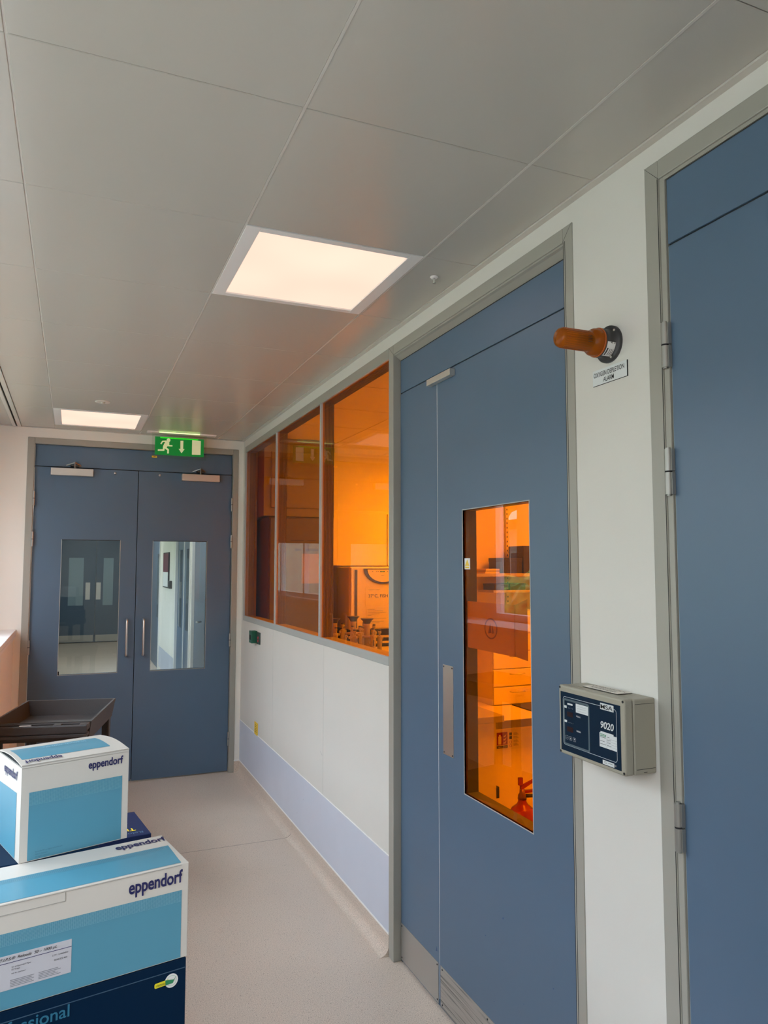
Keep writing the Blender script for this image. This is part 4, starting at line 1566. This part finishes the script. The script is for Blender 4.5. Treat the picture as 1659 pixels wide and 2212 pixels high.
for i in range(5):
    z = .765 + i * .1068
    f = part('drawer', MB().use(LAM).box(1.122, 1.615, 3.700, 3.714, z + .002, z + .1035, .0012, 1), dw)
    mb = MB().use(STEELD)
    mb.tube([(1.236, 3.700, z + .075), (1.240, 3.678, z + .074), (1.285, 3.676, z + .0745), (1.332, 3.678, z + .075), (1.336, 3.700, z + .075)], .003, 8)
    part('drawer_handle', mb, f)
dk = thing('lab_desk', 'white desk with a grey edge behind the amber door pane', 'desk', (1.4, 3.63, 0))
part('desktop', MB().use(LAM).box(.725, 2.4, 3.325, 3.94, .728, .760, .002, 1), dk)
part('desktop_edge', MB().use(mat('grey_edge_band', (.16, .15, .14), .5)).box(.725, 2.4, 3.318, 3.3245, .718, .7595), dk)
part('back_panel', MB().use(LABW).box(.78, 2.4, 3.43, 3.46, 0, .727), dk)
solid('black_mat', MB().use(DARK).box(1.24, 1.62, 3.47, 3.69, .7602, .7660), 'flat black mat on the desk below the drawers', 'mat')
solid('dish', MB().use(LAMD).lathe((.83, 3.66, .7602), (0, 0, 1), [(0, .045), (.012, .072), (.02, .088), (.022, .086), (.012, .07)]), 'shallow round dish at the left of the desk behind the door pane', 'dish')
solid('cable', MB().use(DARK).tube([(1.072, 3.90, 1.30), (1.072, 3.90, 1.1), (1.074, 3.895, .90), (1.076, 3.89, .80), (1.076, 3.88, .765)], .004, 8), 'thin dark cable hanging beside the drawer unit', 'cable')
# multichannel pipette on its hook stand
ms = thing('pipette_stand', 'slim post stand on the desk holding a hanging dark pipette', 'stand', (.74, 3.42, .76))
part('base', MB().use(DARK).box(.73, .84, 3.37, 3.47, .760, .768), ms)
part('post', MB().use(PIPG).cyl((.750, 3.42, .768), (.750, 3.42, 1.20), .006), ms)
part('hook_arm', MB().use(PIPD).box(.747, .800, 3.412, 3.428, 1.150, 1.162), ms)
mp = thing('multichannel_pipette', 'dark two-tipped pipette hanging behind the amber door pane', 'pipette', (.785, 3.40, .96))
part('body', MB().use(PIPG).box(.768, .802, 3.385, 3.410, 1.040, 1.165, .004), mp)
mb = MB().use(PIPD)
mb.box(.774, .796, 3.383, 3.386, 1.10, 1.13)
mb.box(.770, .800, 3.388, 3.407, 1.166, 1.185)
part('control_head', mb, mp)
for dx in (-.007, .004):
    part('tip', MB().use(PIPD).cyl((.786 + dx, 3.397, 1.04), (.789 + dx, 3.397, .955), .0042, .0014, 10), mp)

# sheet taped inside the door pane
cs_ = thing('carton_sheet', 'brown sheet with a circular symbol held inside the amber door pane', 'sheet', (.05, 1.95, 1.32))
KR = bpy.data.materials.new('thin_brown_card')
KR.use_nodes = True
_t = KR.node_tree
_t.nodes['Principled BSDF'].inputs['Base Color'].default_value = (.45, .40, .30, 1)
_t.nodes['Principled BSDF'].inputs['Roughness'].default_value = .8
_tl = _t.nodes.new('ShaderNodeBsdfTranslucent')
_tl.inputs[0].default_value = (.52, .49, .38, 1)
_mx = _t.nodes.new('ShaderNodeMixShader')
_mx.inputs[0].default_value = .7
_t.links.new(_t.nodes['Principled BSDF'].outputs[0], _mx.inputs[1])
_t.links.new(_tl.outputs[0], _mx.inputs[2])
_t.links.new(_mx.outputs[0], _t.nodes['Material Output'].inputs[0])
mb = MB().use(KR).box(.044, .0465, 1.797, 2.0975, 1.318, 1.480)
part('sheet', mb, cs_)
mb = MB().use(KR).poly([(.0465, 1.797, 1.318), (.0465, 1.797, 1.480), (.075, 1.770, 1.500), (.075, 1.770, 1.306)], (.001, .001, 0))
part('folded_flap', mb, cs_)
mb = MB().use(mat('brown_ink', (.14, .08, .05), .7))
oc = (1.940, 1.395)
N = 30
for i in range(N):
    a, b = 2 * PI * i / N, 2 * PI * (i + 1) / N
    mb.poly([(.0436, oc[0] + r * .041 * math.cos(q_), oc[1] + r * .035 * math.sin(q_)) for r, q_ in ((1, a), (1, b), (.86, b), (.86, a))], (0, 0, 0))
mb.poly([(.0436, oc[0] + .018, oc[1] - .017), (.0436, oc[0] - .004, oc[1] - .013), (.0436, oc[0] + .004, oc[1] + .019)], (0, 0, 0))
mb.poly([(.0436, oc[0] - .006, oc[1] - .016), (.0436, oc[0] - .020, oc[1] - .014), (.0436, oc[0] - .010, oc[1] + .014)], (0, 0, 0))
part('symbol', mb, cs_)

# fire notice and extinguisher
fn = thing('fire_notice', 'fire extinguisher notice plate under the lab desk', 'sign', (1.045, 3.425, .57))
mb = MB().use(PAPER).box(.962, 1.190, 3.426, 3.4295, .573, .680)
part('plate', mb, fn)
mb = MB().use(RED).box(.970, 1.040, 3.4245, 3.4258, .602, .672)
mb.use(BLKTXT).box(.970, 1.040, 3.4245, 3.4258, .584, .598)
for z in (.650, .630):
    mb.box(1.052, 1.068, 3.4245, 3.4258, z, z + .016)
part('panels', mb, fn)
mb = MB().use(PAPER)
mb.box(.979, .999, 3.4235, 3.4244, .606, .650)
mb.box(.984, .994, 3.4235, 3.4244, .650, .659)
for i in range(3):
    mb.poly([(1.006 + .003 * i, 3.4240, .612 + i * .018), (1.024, 3.4240, .608 + i * .018), (1.032, 3.4240, .624 + i * .018), (1.020, 3.4240, .616 + i * .018)], (0, -.0006, 0))
part('pictogram', mb, fn)
mb = MB().use(RED)
for z in (.613, .593):
    for i in range(16):
        a, b = 2 * PI * i / 16, 2 * PI * (i + 1) / 16
        mb.poly([(1.060 + r * .008 * math.cos(q_), 3.4245, z + r * .008 * math.sin(q_)) for r, q_ in ((1, a), (1, b), (.8, b), (.8, a))], (0, -.0004, 0))
mb.use(GREYTXT)
for z in (.652, .632, .612, .592):
    for k_ in range(4):
        mb.box(1.080, 1.115 - .004 * k_, 3.4245, 3.4256, z + k_ * .0035, z + k_ * .0035 + .0008)
part('print', mb, fn)
text('lettering', 'CARBON DIOXIDE', PAPER, fn, (.973, 3.4243, .587), (1, 0, 0), (0, 0, 1), w=.063, h=.008)

exx, eyy = .985, 3.20
fe = thing('fire_extinguisher', 'red fire extinguisher on the lab floor seen through the door pane', 'extinguisher', (exx, eyy, 0))
part('cylinder', MB().use(RED).lathe((exx, eyy, .002), (0, 0, 1), [(0, .068), (.005, .074), (.26, .074), (.30, .070), (.325, .056), (.345, .030), (.36, .022), (.372, .022)], 36), fe)
mb = MB().use(mat('dark_brass', (.25, .12, .06), .3, metal=.8)).lathe((exx, eyy, .374), (0, 0, 1), [(0, .024), (.02, .022), (.03, .015), (.05, .013)], 20)
vv = part('valve', mb, fe)
mb = MB().use(RED)
mb.poly([(exx - .010, eyy - .008, .420), (exx + .105, eyy - .008, .470), (exx + .110, eyy - .008, .480), (exx - .010, eyy - .008, .440)], (0, .016, 0))
mb.poly([(exx, eyy - .008, .402), (exx + .10, eyy - .008, .402), (exx + .10, eyy - .008, .415), (exx, eyy - .008, .418)], (0, .016, 0))
mb.box(exx - .022, exx + .002, eyy - .008, eyy + .008, .445, .485, .002)
part('lever', mb, fe)
part('hose', MB().use(DARK).tube([(exx + .015, eyy - .01, .39), (exx + .06, eyy - .03, .392), (exx + .088, eyy - .05, .35), (exx + .092, eyy - .055, .28), (exx + .092, eyy - .055, .2)], .010, 12), fe)
part('horn', MB().use(DARK).cyl((exx + .092, eyy - .055, .20), (exx + .092, eyy - .055, .03), .012, .036, 20), fe)
part('wall_bracket', MB().use(DARK).box(exx - .052, exx - .03, eyy + .18, eyy + .228, .33, .39), fe)

# ------------------------------------------------------------------ corridor beyond the double doors
C2 = YE + .1
mb = MB().use(CREAM)
for a, b in [(C2, 7.2), (8.52 - .20, 8.44), (9.76, 11.63), (13.2, Y2)]:
    mb.box(0, .1, a, b, 0, 2.75)
for a, b in ((7.2, 8.32), (8.44, 9.76), (11.63, 13.2)):
    mb.box(0, .1, a, b, 2.35, 2.75)
w2 = struct('wall_far_right', mb, 'right wall of the corridor beyond the double doors', cat='wall')
part('lower_wall_sheet', MB().use(DADO).box(-.002, 0, 9.82, 11.6, .09, .40), w2)
mb = MB().use(CREAM)
mb.box(-2.0, -1.6, Y2, Y2 + .1, 0, 2.75)
mb.box(-.05, .1, Y2, Y2 + .1, 0, 2.75)
mb.box(-1.6, -.05, Y2, Y2 + .1, 2.5, 2.75)
struct('wall_far_end', mb, 'end wall of the corridor beyond the double doors', cat='wall')
mb = MB().use(CREAM)
mb.box(-1.72, -1.62, C2, 8.3, 0, 2.75)
mb.box(-1.72, -1.62, 11.9, Y2, 0, 2.75)
mb.box(-1.72, -1.62, 8.3, 11.9, 0, SZ)
mb.box(-1.72, -1.62, 8.3, 11.9, 2.3, 2.75)
struct('wall_far_left', mb, 'left wall of the corridor beyond the double doors', cat='wall')
mb = MB().use(WMET).box(-1.78, -1.58, 8.3, 11.9, SZ, SZ + .025)
struct('trim_3', mb, 'window sill in the corridor beyond the double doors', cat='sill')
wz = sthing('window_4', 'white framed window of the corridor beyond the double doors', (-1.7, 10.1, SZ), 'window')
mb = MB().use(WMET)
for a in (8.3, 9.45, 10.65, 11.83):
    mb.box(-1.71, -1.64, a, a + .07, SZ + .025, 2.3)
mb.box(-1.71, -1.64, 8.3, 11.9, SZ + .025, SZ + .085)
mb.box(-1.71, -1.64, 8.3, 11.9, 2.24, 2.3)
part('window_frame', mb, wz)
part('window_pane', MB().use(WCLEAR).box(-1.68, -1.675, 8.33, 11.87, SZ + .05, 2.28), wz)
mb = MB().use(CEIL)
for iy in range(18):
    for ix in range(3):
        x, y = -1.62 + ix * .54, C2 + iy * .6
        mb.box(x + .002, x + .538, y + .002, min(y + .598, Y2), ZC, ZC + .02)
mb.use(PLEN).box(-2, .1, C2, Y2, ZC + .021, ZC + .04)
struct('ceiling_far', mb, 'tiled ceiling beyond the double doors', cat='ceiling')
for y in (7.2, 12.0, 15.0):  # last panel added to brighten the far end doors
    ceiling_light(-1.08, -.54, y, y + .6, ZC - .012, 'ceiling light panel in the far corridor, %s' % ('just beyond the double doors' if y < 10 else ('at its middle' if y < 13 else 'added to brighten its end doors')), 'far corridor ceiling lights', lamp_mat('lit_far_diffuser', (1, .95, .9), 26.0 if y < 13 else 9.0), .03)


def far_door(n, label, ya, yb, wins, handle=None, frame=True, zt=2.35, kick=False):
    t = sthing('door_%d' % n, label, (0, (ya + yb) / 2, 0), 'door')
    mb = MB().use(WMET)
    mb.box(-.012, .1, ya, ya + .05, 0, zt, .002)
    mb.box(-.012, .1, yb - .05, yb, 0, zt, .002)
    mb.box(-.012, .1, ya + .05, yb - .05, zt - .05, zt, .002)
    part('door_frame', mb, t)
    mb = MB().use(BLUE).box(.02, .06, ya + .052, yb - .052, .01, zt - .052)
    lf_ = part('door_leaf', mb, t)
    for a, b, z0, z1 in wins:
        part('glass_pane', MB().use(mat('dark_vision_pane', (.10, .14, .17), .08)).box(.016, .0195, a, b, z0, z1), lf_)
    if handle:
        y, z = handle
        part('lever_handle', MB().use(STEELD).tube([(.02, y, z), (-.03, y, z), (-.035, y - .02, z), (-.035, y - .12, z)], .009, 10), lf_)
    return t, lf_


far_door(4, 'blue door with lever handle, nearest on the right beyond the double doors', 7.2, 8.32, [], (7.75, 1.02))
t, l2 = far_door(5, 'blue double door with two narrow dark panes beyond the double doors', 8.44, 9.76, [(9.30, 9.60, .84, 1.81), (8.66, 8.92, .84, 1.81)])
part('meeting_strip', MB().use(SEAL).box(.010, .0195, 9.09, 9.115, .02, 2.28), l2)
far_door(6, 'farthest blue door on the right beyond the double doors', 11.63, 13.2, [(11.8, 12.2, .8, 1.8)])
# poster and small fittings on the far right wall
ps = thing('poster', 'maroon and white framed poster on the wall beyond the double doors', 'poster', (-.01, 10.75, 1.31))
part('frame', MB().use(DARK).box(-.02, 0, 10.44, 11.07, 1.30, 1.80, .002), ps)
mb = MB().use(mat('maroon_print', (.16, .025, .045), .4)).box(-.0215, -.0202, 10.46, 11.05, 1.52, 1.785)
mb.use(PAPER).box(-.0215, -.0202, 10.46, 11.05, 1.315, 1.52)
part('print', mb, ps)
solid('card_reader', MB().use(DARK).box(-.035, -.001, 10.13, 10.30, 1.30, 1.405, .004), 'small dark box on the wall right of the maroon poster', 'box')
# end doors of the far corridor
mb = MB().use(CREAM).box(-1.7, .1, Y2 + .10, Y2 + .2, 0, 2.75)  # added to block sky light through gaps around the far doors
struct('wall_far_blocker', mb, 'added wall blocking light gaps behind the farthest double doors', cat='wall')
t = sthing('door_7', 'blue double doors far beyond, seen through the left vision pane', (-.82, Y2, 0), 'door')
mb = MB().use(FRAME)
mb.box(-1.6, -1.54, Y2 - .01, Y2 + .1, 0, 2.5)
mb.box(-.11, -.05, Y2 - .01, Y2 + .1, 0, 2.5)
mb.box(-1.54, -.11, Y2 - .01, Y2 + .1, 2.44, 2.5)
part('door_frame', mb, t)
for x0, x1, wx0, wx1, px in ((-1.538, -.790, -1.32, -1.03, (-.965, -.885)), (-.784, -.112, -.64, -.44, (-.845, -.765))):
    mb = MB().use(BLUE).box(x0, x1, Y2 + .02, Y2 + .06, .01, 2.43)
    l3 = part('door_leaf', mb, t)
    part('glass_pane', MB().use(mat('grey_blue_vision_pane', (.30, .42, .50), .1)).box(wx0, wx1, Y2 + .015, Y2 + .0195, .78, 1.78), l3)
    part('kick_plate', MB().use(KICK).box(x0 + .02, x1 - .02, Y2 + .017, Y2 + .0195, .02, .16), l3)
    a, b = (-.985, -.895) if x0 < -1 else (-.775, -.685)
    part('push_plate', MB().use(WMET).box(a, b, Y2 + .015, Y2 + .0195, .90, 1.26), l3)

# ------------------------------------------------------------------ outdoors, seen only in reflections and beyond the windows, plus added sky blockers
mb = MB().use(PAVING).box(-60, -2.1, -30, 60, -.3, -.1)
struct('ground', mb, 'pale ground outside the windows, beige for warm bounce light', cat='ground')
mb = MB().use(BRICK).box(-4.6, -4.3, 12.5, 30, -.1, 6)
struct('wall_brick', mb, 'yellow brick wall of the neighbouring wing outside', cat='wall')
hd = MB().use(LEAF)
random.seed(5)
for i in range(26):
    hd.blob((-4.7 + random.uniform(-.15, .15), 3.2 + i * .34, .62 + random.uniform(-.05, .05)), .62, 3, .35, 2.2, i, (.75, .6, 1.25))
tag(solid('hedge', hd, 'clipped leafy green hedge outside the left windows', 'hedge'), 'clipped leafy green hedge outside the left windows', 'hedge')
b2 = thing('building', 'added long block opposite the left windows, screening the low sky', 'building', (-11, 0, -.1))  # added to block low sky and dim the upper corridor wall
part('facade', MB().use(RENDERW).box(-16, -10, -14, 11, -.1, 3.6), b2)
part('roof', MB().use(mat('grey_roof_edge', (.10, .09, .09), .7)).box(-16.2, -9.7, -14.2, 11.2, 3.6, 3.9), b2)
bl = thing('building', 'low pale rendered building beyond the hedge outside', 'building', (-15, 22, -.1))
part('facade', MB().use(RENDERW).box(-20, -14, 12, 34, -.1, 3.0), bl)
part('roof', MB().use(mat('dark_roof_edge', (.10, .08, .08), .7)).box(-20.3, -13.7, 11.7, 34.3, 3.0, 3.35), bl)
for i in range(5):
    f = part('window', MB().use(WMET).box(-14.05, -13.95, 13.5 + i * 4, 15.7 + i * 4, .9, 2.2), bl)
    part('pane', MB().use(mat('dark_window_pane', (.05, .07, .09), .1)).box(-13.95, -13.93, 13.6 + i * 4, 15.6 + i * 4, 1.0, 2.1), f)
for i, (x, y, h, r) in enumerate([(-9.5, 17, 5.2, 2.2), (-11.5, 24, 6.5, 2.8), (-7.2, 12.6, 6.0, 1.9), (-7.6, 1, 5.5, 1.9)]):  # last tree added to block low sky outside the nearer windows
    tr = thing('tree', ['leafy tree before the pale building outside', 'tallest tree outside, farthest along the paving', 'slim tree just beyond the hedge outside', 'added broad tree nearest the viewer outside, screening the low sky'][i], 'tree', (x, y, -.1))
    part('trunk', MB().use(BARK).cyl((x, y, -.1), (x, y, h - r * .5), .18, .10, 12), tr)
    cm = MB().use(LEAFD if i % 2 else LEAF)
    for k_ in range(9):
        a = k_ * 2.4
        rr_ = r * .5 * (k_ > 0)
        cm.blob((x + rr_ * math.cos(a), y + rr_ * math.sin(a), h + random.uniform(-.5, .5) * r), r * random.uniform(.4, .62), 4, .55, 3, k_ + i * 11)
    part('crown', cm, tr)
